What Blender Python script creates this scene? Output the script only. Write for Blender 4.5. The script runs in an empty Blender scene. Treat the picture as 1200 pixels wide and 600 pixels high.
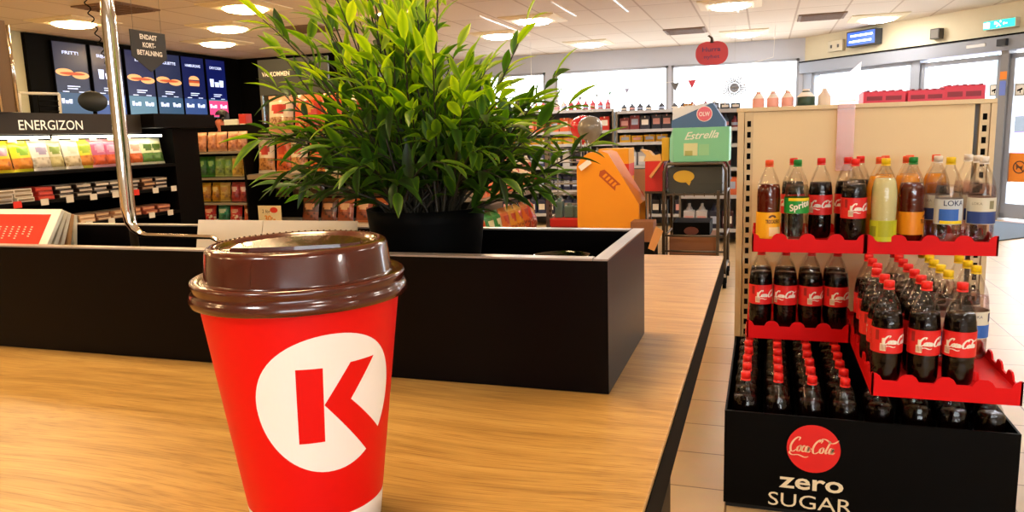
import bpy, bmesh, math, random
from mathutils import Vector, Matrix
random.seed(11)
C = bpy.context.scene.collection
PI = math.pi
def R(a): return math.radians(a)

# ------------------------------------------------------------------ materials
def srgb(h):
    h = h.lstrip('#'); v = [int(h[i:i+2], 16)/255 for i in (0, 2, 4)]
    return tuple((c/12.92 if c <= .04045 else ((c+.055)/1.055)**2.4) for c in v)
MC = {}
def mat(name, col, rough=.5, metal=0, spec=.5, emit=None, es=1, vary=.0, vs=20, bump=0, coat=0, alpha=1, trans=0):
    if name in MC: return MC[name]
    if isinstance(col, str): col = srgb(col)
    m = bpy.data.materials.new(name); m.use_nodes = True; MC[name] = m
    nt = m.node_tree; b = nt.nodes['Principled BSDF']
    b.inputs['Base Color'].default_value = (*col, 1); b.inputs['Roughness'].default_value = rough
    b.inputs['Metallic'].default_value = metal; b.inputs['Specular IOR Level'].default_value = spec
    b.inputs['Coat Weight'].default_value = coat; b.inputs['Alpha'].default_value = alpha
    b.inputs['Transmission Weight'].default_value = trans
    if emit is not None:
        if isinstance(emit, str): emit = srgb(emit)
        b.inputs['Emission Color'].default_value = (*emit, 1); b.inputs['Emission Strength'].default_value = es
    if vary or bump:
        tc = nt.nodes.new('ShaderNodeTexCoord'); n = nt.nodes.new('ShaderNodeTexNoise')
        n.inputs['Scale'].default_value = vs; n.inputs['Detail'].default_value = 4
        nt.links.new(tc.outputs['Object'], n.inputs['Vector'])
        if vary:
            r = nt.nodes.new('ShaderNodeMix'); r.data_type = 'RGBA'
            a = tuple(max(0, c*(1-vary)) for c in col); z = tuple(min(1, c*(1+vary)+vary*.02) for c in col)
            r.inputs[6].default_value = (*a, 1); r.inputs[7].default_value = (*z, 1)
            nt.links.new(n.outputs['Fac'], r.inputs[0]); nt.links.new(r.outputs[2], b.inputs['Base Color'])
        if bump:
            bp = nt.nodes.new('ShaderNodeBump'); bp.inputs['Strength'].default_value = bump; bp.inputs['Distance'].default_value = .01
            nt.links.new(n.outputs['Fac'], bp.inputs['Height']); nt.links.new(bp.outputs[0], b.inputs['Normal'])
    return m
def clear_mat(name, col, amount=.25, rough=.06, sparkle=0):
    """thin clear plastic or glass: see-through with a glossy skin that strengthens at grazing angles"""
    if name in MC: return MC[name]
    if isinstance(col, str): col = srgb(col)
    m = bpy.data.materials.new(name); m.use_nodes = True; MC[name] = m
    nt = m.node_tree; nt.nodes.clear(); N = nt.nodes.new
    o = N('ShaderNodeOutputMaterial'); t = N('ShaderNodeBsdfTransparent'); g = N('ShaderNodeBsdfGlossy'); mx = N('ShaderNodeMixShader')
    lw = N('ShaderNodeLayerWeight'); lw.inputs[0].default_value = .25
    ma = N('ShaderNodeMath'); ma.operation = 'MULTIPLY_ADD'; ma.inputs[1].default_value = .32; ma.inputs[2].default_value = amount
    t.inputs[0].default_value = (*col, 1); g.inputs[0].default_value = (1, 1, 1, 1); g.inputs[1].default_value = rough
    L = nt.links.new
    if sparkle:   # dimpled moulded plastic
        tc = N('ShaderNodeTexCoord'); vo = N('ShaderNodeTexVoronoi'); vo.inputs['Scale'].default_value = 55; bp = N('ShaderNodeBump'); bp.inputs['Strength'].default_value = sparkle; bp.inputs['Distance'].default_value = .01
        L(tc.outputs['Object'], vo.inputs['Vector']); L(vo.outputs['Distance'], bp.inputs['Height']); L(bp.outputs[0], g.inputs['Normal'])
    L(lw.outputs['Fresnel'], ma.inputs[0]); L(ma.outputs[0], mx.inputs[0]); L(t.outputs[0], mx.inputs[1]); L(g.outputs[0], mx.inputs[2]); L(mx.outputs[0], o.inputs[0])
    return m

def floor_mat():
    m = mat('floor_tiles', '#cdb088', .32); nt = m.node_tree; b = nt.nodes['Principled BSDF']; N = nt.nodes.new; L = nt.links.new
    tc = N('ShaderNodeTexCoord'); mp = N('ShaderNodeMapping'); br = N('ShaderNodeTexBrick'); no = N('ShaderNodeTexNoise')
    mp.inputs['Location'].default_value = (.1, .12, 0)
    L(tc.outputs['Object'], mp.inputs[0]); L(mp.outputs[0], br.inputs['Vector'])
    br.offset = 0; br.inputs['Scale'].default_value = 1; br.inputs['Brick Width'].default_value = .31; br.inputs['Row Height'].default_value = .31
    br.inputs['Mortar Size'].default_value = .004; br.inputs['Mortar Smooth'].default_value = .2
    br.inputs['Color1'].default_value = (*srgb('#cdaf84'), 1); br.inputs['Color2'].default_value = (*srgb('#c5a577'), 1); br.inputs['Mortar'].default_value = (*srgb('#7d5f3e'), 1)
    no.inputs['Scale'].default_value = 14; L(tc.outputs['Object'], no.inputs['Vector'])
    mx = N('ShaderNodeMix'); mx.data_type = 'RGBA'; mx.blend_type = 'MULTIPLY'; mx.inputs[0].default_value = .15
    L(br.outputs['Color'], mx.inputs[6]); L(no.outputs['Color'], mx.inputs[7]); L(mx.outputs[2], b.inputs['Base Color'])
    bp = N('ShaderNodeBump'); bp.inputs['Strength'].default_value = .3; bp.inputs['Distance'].default_value = .002; bp.invert = True
    L(br.outputs['Fac'], bp.inputs['Height']); L(bp.outputs[0], b.inputs['Normal'])
    return m
def ceiling_mat():
    m = mat('ceiling_tiles', '#e6dacb', .85); nt = m.node_tree; b = nt.nodes['Principled BSDF']; N = nt.nodes.new; L = nt.links.new
    tc = N('ShaderNodeTexCoord'); br = N('ShaderNodeTexBrick'); no = N('ShaderNodeTexNoise'); mp = N('ShaderNodeMapping')
    mp.inputs['Location'].default_value = (.24, .3, 0); L(tc.outputs['Object'], mp.inputs[0]); L(mp.outputs[0], br.inputs['Vector'])
    br.offset = 0; br.inputs['Scale'].default_value = 1; br.inputs['Brick Width'].default_value = .6; br.inputs['Row Height'].default_value = 1.2
    br.inputs['Mortar Size'].default_value = .012; br.inputs['Mortar Smooth'].default_value = 0
    br.inputs['Color1'].default_value = (*srgb('#e8dbcb'), 1); br.inputs['Color2'].default_value = (*srgb('#e0d1bf'), 1); br.inputs['Mortar'].default_value = (*srgb('#c4b09b'), 1)
    no.inputs['Scale'].default_value = 60; L(tc.outputs['Object'], no.inputs['Vector'])
    mx = N('ShaderNodeMix'); mx.data_type = 'RGBA'; mx.blend_type = 'MULTIPLY'; mx.inputs[0].default_value = .08
    L(br.outputs['Color'], mx.inputs[6]); L(no.outputs['Color'], mx.inputs[7]); L(mx.outputs[2], b.inputs['Base Color'])
    return m
def oak_mat():
    m = mat('oak_laminate', '#c08a48', .38, spec=.45); nt = m.node_tree; b = nt.nodes['Principled BSDF']; N = nt.nodes.new; L = nt.links.new
    tc = N('ShaderNodeTexCoord'); mp = N('ShaderNodeMapping'); mp.inputs['Scale'].default_value = (2.2, 38, 38)
    wp = N('ShaderNodeTexNoise'); wp.inputs['Scale'].default_value = 2.2; wp.inputs['Detail'].default_value = 2
    L(tc.outputs['Object'], wp.inputs['Vector'])
    ad = N('ShaderNodeVectorMath'); ad.operation = 'MULTIPLY_ADD'; ad.inputs[1].default_value = (.05, .09, .05)
    L(wp.outputs['Color'], ad.inputs[0]); L(tc.outputs['Object'], ad.inputs[2]); L(ad.outputs[0], mp.inputs[0])
    n1 = N('ShaderNodeTexNoise'); n1.inputs['Scale'].default_value = 3.0; n1.inputs['Detail'].default_value = 6; n1.inputs['Roughness'].default_value = .62
    L(mp.outputs[0], n1.inputs['Vector'])
    mp2 = N('ShaderNodeMapping'); mp2.inputs['Scale'].default_value = (9, 330, 330); n2 = N('ShaderNodeTexNoise'); n2.inputs['Scale'].default_value = 3; n2.inputs['Detail'].default_value = 3
    L(ad.outputs[0], mp2.inputs[0]); L(mp2.outputs[0], n2.inputs['Vector'])
    r = N('ShaderNodeValToRGB'); e = r.color_ramp.elements
    e[0].position = .22; e[0].color = (*srgb('#8a6532'), 1); e[1].position = .75; e[1].color = (*srgb('#c09c58'), 1)
    k = e.new(.45); k.color = (*srgb('#ab8444'), 1); k = e.new(.54); k.color = (*srgb('#b58d4b'), 1)
    L(n1.outputs['Fac'], r.inputs[0])
    r2 = N('ShaderNodeValToRGB'); e = r2.color_ramp.elements; e[0].position = .32; e[0].color = (.66, .56, .46, 1); e[1].position = .5; e[1].color = (1, 1, 1, 1)
    L(n2.outputs['Fac'], r2.inputs[0])
    mx = N('ShaderNodeMix'); mx.data_type = 'RGBA'; mx.blend_type = 'MULTIPLY'; mx.inputs[0].default_value = .95
    L(r.outputs[0], mx.inputs[6]); L(r2.outputs[0], mx.inputs[7]); L(mx.outputs[2], b.inputs['Base Color'])
    bp = N('ShaderNodeBump'); bp.inputs['Strength'].default_value = .12; bp.inputs['Distance'].default_value = .001
    L(n2.outputs['Fac'], bp.inputs['Height']); L(bp.outputs[0], b.inputs['Normal'])
    return m
def leaf_mat():
    m = bpy.data.materials.new('leaf_green'); m.use_nodes = True; nt = m.node_tree; nt.nodes.clear(); N = nt.nodes.new; L = nt.links.new
    o = N('ShaderNodeOutputMaterial'); at = N('ShaderNodeAttribute'); at.attribute_name = 'tone'
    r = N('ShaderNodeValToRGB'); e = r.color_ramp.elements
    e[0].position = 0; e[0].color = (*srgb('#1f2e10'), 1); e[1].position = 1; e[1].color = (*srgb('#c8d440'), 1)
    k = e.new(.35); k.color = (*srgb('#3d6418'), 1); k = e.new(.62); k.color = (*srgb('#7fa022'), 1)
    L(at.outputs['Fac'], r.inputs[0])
    pb = N('ShaderNodeBsdfPrincipled'); pb.inputs['Roughness'].default_value = .42; L(r.outputs[0], pb.inputs['Base Color'])
    tr = N('ShaderNodeBsdfTranslucent'); br = N('ShaderNodeMix'); br.data_type = 'RGBA'; br.blend_type = 'MULTIPLY'; br.inputs[0].default_value = 0
    hs = N('ShaderNodeHueSaturation'); hs.inputs['Value'].default_value = 1.9; hs.inputs['Saturation'].default_value = 1.1; L(r.outputs[0], hs.inputs['Color']); L(hs.outputs[0], tr.inputs[0])
    mx = N('ShaderNodeMixShader'); mx.inputs[0].default_value = .48; L(pb.outputs[0], mx.inputs[1]); L(tr.outputs[0], mx.inputs[2]); L(mx.outputs[0], o.inputs[0])
    return m
def carton_print_mat(name, base, ink, scale=60):
    """packaging with a mottled printed picture"""
    if name in MC: return MC[name]
    m = mat(name, base, .38, coat=.3); nt = m.node_tree; b = nt.nodes['Principled BSDF']; N = nt.nodes.new; L = nt.links.new
    tc = N('ShaderNodeTexCoord'); v = N('ShaderNodeTexVoronoi'); v.inputs['Scale'].default_value = scale; L(tc.outputs['Object'], v.inputs['Vector'])
    r = N('ShaderNodeValToRGB'); r.color_ramp.elements[0].position = .25; r.color_ramp.elements[1].position = .6
    r.color_ramp.elements[0].color = (*srgb(ink), 1); r.color_ramp.elements[1].color = (*srgb(base), 1)
    L(v.outputs['Distance'], r.inputs[0]); L(r.outputs[0], b.inputs['Base Color'])
    n = N('ShaderNodeTexNoise'); n.inputs['Scale'].default_value = 25; L(tc.outputs['Object'], n.inputs['Vector'])
    bp = N('ShaderNodeBump'); bp.inputs['Strength'].default_value = .5; bp.inputs['Distance'].default_value = .01; L(n.outputs['Fac'], bp.inputs['Height']); L(bp.outputs[0], b.inputs['Normal'])
    return m

BLACK = mat('black_laminate', '#050202', .36, spec=.10)
BLACKM = mat('matt_black', '#030303', .7, spec=.08)
DGREY = mat('dark_grey_sign', '#2b2a26', .6)
WHITE = mat('white_print', '#f2efe6', .5)
CREAM = mat('cream_print', '#efe3c4', .5)
RED = mat('bottle_red_plastic', '#e0101a', .35)
CHROME = mat('chrome', '#e6e0d6', .07, metal=1)
STEEL = mat('galvanised_steel', '#8d8a84', .38, metal=.8, vary=.15)
GREYSTEEL = mat('grey_painted_steel', '#5e5c59', .45, metal=.4)
ALU = mat('grey_aluminium_frame', '#9aa0ac', .4, metal=.2)

# ------------------------------------------------------------------ mesh builder
class MB:
    def __init__(s): s.v = []; s.f = []; s.m = []; s.sm = []; s.M = Matrix()
    def add(s, vs, fs, mi=0, smooth=False):
        o = len(s.v); s.v += [tuple(s.M @ Vector(p)) for p in vs]
        for f in fs: s.f.append(tuple(i+o for i in f)); s.m.append(mi); s.sm.append(smooth)
        return s
    def box(s, x0, x1, y0, y1, z0, z1, mi=0, b=0):
        if b:
            bm = bmesh.new(); bmesh.ops.create_cube(bm, size=1)
            for v in bm.verts: v.co = Vector(((x0+x1)/2+v.co.x*(x1-x0), (y0+y1)/2+v.co.y*(y1-y0), (z0+z1)/2+v.co.z*(z1-z0)))
            bmesh.ops.bevel(bm, geom=bm.edges[:], offset=b, segments=2, affect='EDGES', profile=.5)
            bm.verts.index_update(); s.add([v.co[:] for v in bm.verts], [[v.index for v in f.verts] for f in bm.faces], mi); bm.free(); return s
        vs = [(x, y, z) for z in (z0, z1) for y in (y0, y1) for x in (x0, x1)]
        return s.add(vs, [(0, 2, 3, 1), (4, 5, 7, 6), (0, 1, 5, 4), (2, 6, 7, 3), (0, 4, 6, 2), (1, 3, 7, 5)], mi)
    def lathe(s, prof, n=24, c=(0, 0, 0), mi=0, mis=None, cap=True, smooth=True):
        vs = []; fs = []
        for r, z in prof:
            for i in range(n): a = 2*PI*i/n; vs.append((c[0]+r*math.cos(a), c[1]+r*math.sin(a), c[2]+z))
        k = len(prof)
        for j in range(k-1):
            q = [(j*n+i, j*n+(i+1) % n, (j+1)*n+(i+1) % n, (j+1)*n+i) for i in range(n)]
            s_f = q
            o = len(s.v) if False else None
            fs.append((q, mis[j] if mis else mi))
        base = len(s.v); s.v += [tuple(s.M @ Vector(p)) for p in vs]
        for q, m_ in fs:
            for f in q: s.f.append(tuple(i+base for i in f)); s.m.append(m_); s.sm.append(smooth)
        if cap:
            if prof[0][0] > 1e-6: s.f.append(tuple(base+i for i in range(n))[::-1]); s.m.append(mis[0] if mis else mi); s.sm.append(False)
            if prof[-1][0] > 1e-6: s.f.append(tuple(base+(k-1)*n+i for i in range(n))); s.m.append(mis[-1] if mis else mi); s.sm.append(False)
        return s
    def tube(s, pts, r, n=8, mi=0, closed=False, cap=True):
        P = [Vector(p) for p in pts]; k = len(P); rs = r if isinstance(r, (list, tuple)) else [r]*k
        base = len(s.v); up = None; vs = []
        for i, p in enumerate(P):
            a = P[i-1] if (i > 0 or closed) else P[i]; b = P[(i+1) % k] if (i < k-1 or closed) else P[i]
            t = (b-a).normalized()
            if up is None:
                up = Vector((0, 0, 1)) if abs(t.z) < .9 else Vector((1, 0, 0))
            x = (up - t*up.dot(t)).normalized(); y = t.cross(x); up = x
            for j in range(n): an = 2*PI*j/n; vs.append(p + (x*math.cos(an)+y*math.sin(an))*rs[i])
        s.v += [tuple(s.M @ v) for v in vs]
        for i in range(k if closed else k-1):
            for j in range(n):
                a = i*n+j; b = i*n+(j+1) % n; c2 = ((i+1) % k)*n+(j+1) % n; d = ((i+1) % k)*n+j
                s.f.append((base+a, base+b, base+c2, base+d)); s.m.append(mi); s.sm.append(True)
        if cap and not closed:
            s.f.append(tuple(base+i for i in range(n))[::-1]); s.m.append(mi); s.sm.append(False)
            s.f.append(tuple(base+(k-1)*n+i for i in range(n))); s.m.append(mi); s.sm.append(False)
        return s
    def prism(s, poly, fn, t, mi=0):
        """polygon (a,b) -> fn(a,b,c) with thickness c in 0..t"""
        n = len(poly); vs = [fn(a, b, 0) for a, b in poly]+[fn(a, b, t) for a, b in poly]
        fs = [tuple(range(n))[::-1], tuple(range(n, 2*n))]+[(i, (i+1) % n, n+(i+1) % n, n+i) for i in range(n)]
        return s.add(vs, fs, mi)
    def build(s, name, mats, parent=None, fixn=True):
        me = bpy.data.meshes.new(name); me.from_pydata(s.v, [], s.f); me.update()
        if not isinstance(mats, (list, tuple)): mats = [mats]
        for m in mats: me.materials.append(m)
        me.polygons.foreach_set('material_index', s.m); me.polygons.foreach_set('use_smooth', s.sm)
        if fixn:
            bm = bmesh.new(); bm.from_mesh(me); bmesh.ops.recalc_face_normals(bm, faces=bm.faces[:]); bm.to_mesh(me); bm.free()
        o = bpy.data.objects.new(name, me); C.objects.link(o)
        if parent: o.parent = parent
        return o

def tag(o, label, cat, group=None, kind=None):
    o['label'] = label; o['category'] = cat
    if group: o['group'] = group
    if kind: o['kind'] = kind
    return o
def struct(o, label=None):
    o['kind'] = 'structure'
    if label: o['label'] = label
    return o
def empty(name, loc=(0, 0, 0), rz=0, rot=None):
    o = bpy.data.objects.new(name, None); C.objects.link(o); o.location = loc; o.rotation_euler = rot or (0, 0, rz); o.empty_display_size = .05
    return o
def copy_tree(o, parent=None):
    c = o.copy(); C.objects.link(c)
    if parent: c.parent = parent
    for ch in list(KIDS.get(o.name, [])): copy_tree(ch, c)
    return c
KIDS = {}
def kids_register():
    KIDS.clear()
    for o in bpy.data.objects:
        if o.parent: KIDS.setdefault(o.parent.name, []).append(o)

# ------------------------------------------------------------------ lettering
TC = {}
def text_geo(txt, bold=0.0, shear=0, res=3, sp=1.0):
    k = (txt, bold, shear, res, sp)
    if k in TC: return TC[k]
    cu = bpy.data.curves.new('lettering', 'FONT'); cu.body = txt; cu.size = 1; cu.offset = bold; cu.shear = shear; cu.resolution_u = res; cu.space_character = sp
    o = bpy.data.objects.new('lettering', cu); C.objects.link(o); bpy.context.view_layer.update()
    me = bpy.data.meshes.new_from_object(o.evaluated_get(bpy.context.evaluated_depsgraph_get()))
    v = [(p.co.x, p.co.y) for p in me.vertices]; f = [tuple(q.vertices) for q in me.polygons]
    bpy.data.objects.remove(o); bpy.data.curves.remove(cu); bpy.data.meshes.remove(me)
    TC[k] = (v, f); return TC[k]
def put_text(mb, txt, fn, h, mi=0, x=0, y=0, align='c', bold=0, shear=0, width=None, sp=1.0):
    """h = capital height; fn(a,b) maps the flat lettering to the surface"""
    v, f = text_geo(txt, bold, shear, 3, sp)
    xs = [p[0] for p in v]; w = max(xs)-min(xs); sc = h/.73; sx = sc
    if width: sx = width/w
    off = {'c': -w*sx/2, 'l': 0, 'r': -w*sx}[align]-min(xs)*sx
    mb.add([fn(x+off+a*sx, y+b*sc) for a, b in v], f, mi)
def ribbon(mb, pts, w, fn, mi=0, taper=True, sub=6):
    """a brush stroke through 2D points"""
    P = []
    n = len(pts)
    for i in range(n-1):
        p0 = pts[max(i-1, 0)]; p1 = pts[i]; p2 = pts[i+1]; p3 = pts[min(i+2, n-1)]
        for k in range(sub):
            t = k/sub
            P.append(tuple(.5*((2*p1[q])+(-p0[q]+p2[q])*t+(2*p0[q]-5*p1[q]+4*p2[q]-p3[q])*t*t+(-p0[q]+3*p1[q]-3*p2[q]+p3[q])*t**3) for q in (0, 1)))
    P.append(tuple(pts[-1])); vs = []; m = len(P)
    for i, p in enumerate(P):
        a = P[max(i-1, 0)]; b = P[min(i+1, m-1)]; dx, dy = b[0]-a[0], b[1]-a[1]; l = math.hypot(dx, dy) or 1
        # a slanted pen: thick on downstrokes, thin on side strokes
        pen = .35+.65*abs(dy/l); e = 1
        if taper: e = min(1, .35+4*min(i, m-1-i)/m)
        ww = w*pen*e/2
        vs += [fn(p[0]-dy/l*ww, p[1]+dx/l*ww), fn(p[0]+dy/l*ww, p[1]-dx/l*ww)]
    mb.add(vs, [(2*i, 2*i+1, 2*i+3, 2*i+2) for i in range(m-1)], mi)
def cola_script(mb, fn, W, mi=0, sub=5, w=.045):
    """flowing cursive logo, width W, centred; strokes drawn in a 1 x .33 box"""
    S = [
        [(.17, .27), (.19, .33), (.14, .34), (.07, .27), (.03, .16), (.05, .05), (.11, .04), (.17, .10)],
        [(.05, .05), (.03, .0), (.10, -.04), (.22, -.03), (.36, -.07), (.44, -.05)],
        [(.22, .17), (.18, .13), (.18, .06), (.22, .05), (.25, .10), (.24, .16), (.21, .17), (.27, .16)],
        [(.33, .15), (.31, .17), (.28, .13), (.275, .07), (.31, .045), (.34, .07)],
        [(.41, .16), (.37, .16), (.35, .10), (.36, .05), (.39, .06), (.42, .15), (.41, .07), (.43, .045), (.46, .08)],
        [(.45, .11), (.49, .12)],
        [(.64, .25), (.66, .31), (.61, .32), (.54, .25), (.50, .14), (.52, .04), (.58, .03), (.64, .08)],
        [(.60, .27), (.66, .34), (.74, .33), (.84, .27), (.92, .28), (.99, .34)],
        [(.68, .16), (.65, .12), (.65, .06), (.69, .045), (.72, .09), (.71, .15), (.68, .16), (.74, .15)],
        [(.80, .27), (.82, .30), (.80, .20), (.77, .09), (.78, .045), (.81, .07)],
        [(.90, .15), (.86, .16), (.84, .09), (.85, .05), (.88, .06), (.92, .15), (.90, .07), (.92, .045), (.96, .08)]]
    for s_ in S: ribbon(mb, [(p[0]+p[1]*.18, p[1]) for p in s_], w, lambda a, b: fn((a-.53)*W, (b-.14)*W), mi, sub=sub)

# ------------------------------------------------------------------ camera (fitted: eye 1.30 m above the floor)
EYE = 1.30
def cam_axes(yaw, pitch, roll):
    y, p, r = R(yaw), R(pitch), R(roll)
    f = Vector((-math.sin(y)*math.cos(p), math.cos(y)*math.cos(p), -math.sin(p))); r0 = Vector((math.cos(y), math.sin(y), 0)); u0 = r0.cross(f)
    return r0*math.cos(r)+u0*math.sin(r), -r0*math.sin(r)+u0*math.cos(r), f
rx, ux, fx = cam_axes(18.54, 9.16, -1.759)
cd = bpy.data.cameras.new('camera'); cam = bpy.data.objects.new('camera', cd); C.objects.link(cam)
cam.matrix_world = Matrix(((rx.x, ux.x, -fx.x, 0), (rx.y, ux.y, -fx.y, 0), (rx.z, ux.z, -fx.z, EYE), (0, 0, 0, 1)))
cd.sensor_width = 36; cd.lens = 884.6/1200*36; cd.clip_start = .02; cd.clip_end = 300
bpy.context.scene.camera = cam

# ------------------------------------------------------------------ room
CH = 2.75
XL, YB, YN = -8.85, 13.98, -4.0
A0 = Vector((.62, 13.98)); U = Vector((2.4, -2.72)).normalized(); NN = Vector((U.y, -U.x))   # entrance wall runs along U, NN faces outdoors or in
if NN.dot(Vector((-1, -1))) < 0: NN = -NN
SE = 8.2; E1 = A0+U*SE
XR = E1.x
m = MB(); m.add([(XL-.3, YN-.3, 0), (XR+.3, YN-.3, 0), (XR+.3, E1.y, 0), (.62, YB+.1, 0), (XL-.3, YB+.1, 0)], [(0, 1, 2, 3, 4)])
m.add([(XL-.3, YN-.3, -.1), (XR+.3, YN-.3, -.1), (XR+.3, E1.y, -.1), (.62, YB+.1, -.1), (XL-.3, YB+.1, -.1)], [(4, 3, 2, 1, 0)])
struct(m.build('floor', floor_mat(), fixn=False))
m = MB(); m.prism([(XL-.2, YN-.2), (XR+.2, YN-.2), (XR+.2, E1.y), (.72, YB+.2), (XL-.2, YB+.2)], lambda a, b, c: (a, b, CH+c), .1)
struct(m.build('ceiling', ceiling_mat()))
WALLP = mat('wall_paint', '#cfc6b4', .8, vary=.04, vs=8)
WALLG = mat('grey_green_wall_paint', '#a9a892', .8, vary=.05, vs=5)
WALLC = mat('cream_wall_paint', '#e8dfc2', .75, vary=.03, vs=8)
m = MB(); m.box(XL-.15, XL, YN, YB+.15, 0, CH); struct(m.build('wall_left', WALLG))
m = MB(); FW = (.6, 4.4, .9, 2.35)
m.box(XL-.15, XR+.15, YN-.15, YN, 0, FW[2]); m.box(XL-.15, XR+.15, YN-.15, YN, FW[3], CH); m.box(XL-.15, FW[0], YN-.15, YN, FW[2], FW[3]); m.box(FW[1], XR+.15, YN-.15, YN, FW[2], FW[3]); struct(m.build('wall_front', WALLP))
m = MB(); m.box(XR, XR+.15, YN, E1.y, 0, CH); struct(m.build('wall_right', WALLP))
# back wall with three wide windows
WX = [(-5.2, -3.92), (-3.72, -1.65), (-1.59, .53)]; WZ0, WZ1 = .95, 2.42
WALLB = mat('pale_blue_grey_wall', '#c3c8d6', .7, vary=.03, vs=6)
m = MB(); m.box(XL, .75, YB, YB+.15, 0, WZ0); m.box(XL, .75, YB, YB+.15, WZ1, CH)
m.box(XL, WX[0][0], YB, YB+.15, WZ0, WZ1); m.box(WX[0][1], WX[1][0], YB, YB+.15, WZ0, WZ1); m.box(WX[1][1], WX[2][0], YB, YB+.15, WZ0, WZ1); m.box(WX[2][1], .75, YB, YB+.15, WZ0, WZ1)
struct(m.build('wall_back', WALLB))
GLASS = clear_mat('window_glass', (.97, .99, 1), .03, .02)
def frame_pts(fnp, x0, x1, z0, z1, w, d):
    m = MB()
    for (a0, a1, b0, b1) in ((x0, x1, z0, z0+w), (x0, x1, z1-w, z1), (x0, x0+w, z0, z1), (x1-w, x1, z0, z1)):
        m.prism([(a0, b0), (a1, b0), (a1, b1), (a0, b1)], fnp, d)
    return m
for i, (a, b) in enumerate(WX):
    w = struct(frame_pts(lambda x, z, c: (x, YB-.02+c, z), a, b, WZ0, WZ1, .04, .12).build('window_%d' % (i+1), ALU))
    g = MB(); g.box(a+.03, b-.03, YB+.06, YB+.075, WZ0+.03, WZ1-.03); g.build('glass_pane', GLASS, w)
w = struct(frame_pts(lambda x, z, c: (x, YN-.1+c, z), *FW, .05, .1).build('window_5', ALU)); g = MB(); g.box(FW[0]+.04, FW[1]-.04, YN-.06, YN-.05, FW[2]+.04, FW[3]-.04); g.build('glass_pane', GLASS, w)
# entrance wall
def EW(s, z, d=0):   # d > 0 into the room
    p = A0+U*s+NN*d; return (p.x, p.y, z)
def ebox(m, s0, s1, z0, z1, d0, d1, mi=0):
    m.prism([(s0, z0), (s1, z0), (s1, z1), (s0, z1)], lambda a, b, c: EW(a, b, d0+c), d1-d0, mi); return m
m = MB(); ebox(m, -.05, SE, 2.34, CH, -.15, 0); ebox(m, 5.6, SE, 0, 2.34, -.15, 0); ebox(m, 0, .2, 0, 2.34, -.15, 0); ebox(m, .2, 2.12, 0, .45, -.15, 0)
struct(m.build('wall_entrance', WALLC))
struct(ebox(ebox(MB(), -.02, 5.6, 2.16, 2.34, -.14, .10), -.02, 5.6, 2.335, 2.355, -.0, .115, 1).build('trim_1', [ALU, BLACKM]))
struct(ebox(MB(), .0, .2, 0, 2.16, .001, .03).build('trim_2', ALU))
w = struct(frame_pts(lambda a, b, c: EW(a, b, -.1+c), .2, 2.12, .45, 2.16, .05, .12).build('window_4', ALU))
ebox(MB(), .24, 2.08, .49, 2.12, -.06, -.045).build('glass_pane', GLASS, w)
struct(ebox(MB(), 2.12, 2.24, 0, 2.16, -.12, .04).build('trim_3', ALU))
ORANGE = mat('orange_film', '#f08a1e', .5)
for i, (s0, s1) in enumerate(((2.24, 3.42), (3.52, 4.7))):
    d = struct(frame_pts(lambda a, b, c: EW(a, b, -.06+c), s0, s1, .03, 2.12, .065, .07).build('door_%d' % (i+1), ALU))
    ebox(MB(), s0+.06, s1-.06, .09, 2.07, -.03, -.015).build('glass_pane', GLASS, d)
    ebox(MB(), s0+.06, s1-.06, .03, .22, -.055, .012).build('bottom_rail', ALU, d)
    b = ebox(MB(), s0+.065, s1-.065, .5, .98 if i == 0 else .87, -.014, -.011)
    o = b.build('orange_film_band', ORANGE, d)
    # warning pictogram on the band: a crossed-out animal in a ring
    if i == 1:
        b = MB(); cx, cz = s0+.2, .69
        b.tube([EW(cx+.075*math.cos(t*PI/12), cz+.075*math.sin(t*PI/12), -.008) for t in range(24)], .007, 6, closed=True)
        b.tube([EW(cx-.053, cz+.053, -.008), EW(cx+.053, cz-.053, -.008)], .007, 6)
        b.prism([(cx-.04, cz-.03), (cx-.035, cz+.0), (cx-.045, cz+.025), (cx-.025, cz+.03), (cx-.015, cz+.01), (cx+.03, cz+.01), (cx+.045, cz+.03), (cx+.035, cz-.03), (cx+.022, cz-.03), (cx+.02, cz-.01), (cx-.02, cz-.01), (cx-.027, cz-.03)], lambda a, b_, c: EW(a, b_, -.009+c), .003)
        b.build('no_dogs_pictogram', mat('dark_pictogram', '#5b3018', .6), d)
struct(ebox(MB(), 3.42, 3.52, 0, 2.16, -.10, .05).build('trim_4', mat('door_post_grey', '#8a8a8c', .45, metal=.2)))
struct(ebox(MB(), 4.7, 5.6, 0, 2.16, -.12, .04).build('trim_5', ALU))
def sticker(name, s0, s1, z0, z1, base, label, cat, draw=None, mats=(), d=-.009):
    m = ebox(MB(), s0, s1, z0, z1, d, d+.003)
    if draw: draw(m, (s0+s1)/2, (z0+z1)/2)
    o = m.build(name, [base]+list(mats)); tag(o, label, cat); return o
def camdraw(m, sc, zc):
    f = lambda a, b, c=0: EW(a, b, -.005+c)
    m.prism([(sc-.035, zc+.0), (sc+.03, zc+.025), (sc+.035, zc+.0), (sc-.03, zc-.02)], lambda a, b, c: EW(a, b, -.0055+c), .001, 1)
    m.prism([(sc+.0, zc-.04), (sc+.012, zc-.04), (sc+.012, zc), (sc, zc)], lambda a, b, c: EW(a, b, -.0055+c), .001, 1)
    for a0, a1, b0, b1 in ((-.055, .055, .062, .068), (-.055, .055, -.068, -.062), (-.058, -.052, -.068, .068), (.052, .058, -.068, .068)):
        m.prism([(sc+a0, zc+b0), (sc+a1, zc+b0), (sc+a1, zc+b1), (sc+a0, zc+b1)], lambda a, b, c: EW(a, b, -.0055+c), .001, 1)
sticker('camera_sticker', 3.26, 3.39, 1.60, 1.75, WHITE, 'white square surveillance camera sticker on the glass left of the door post', 'sticker', camdraw, [BLACKM])
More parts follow.
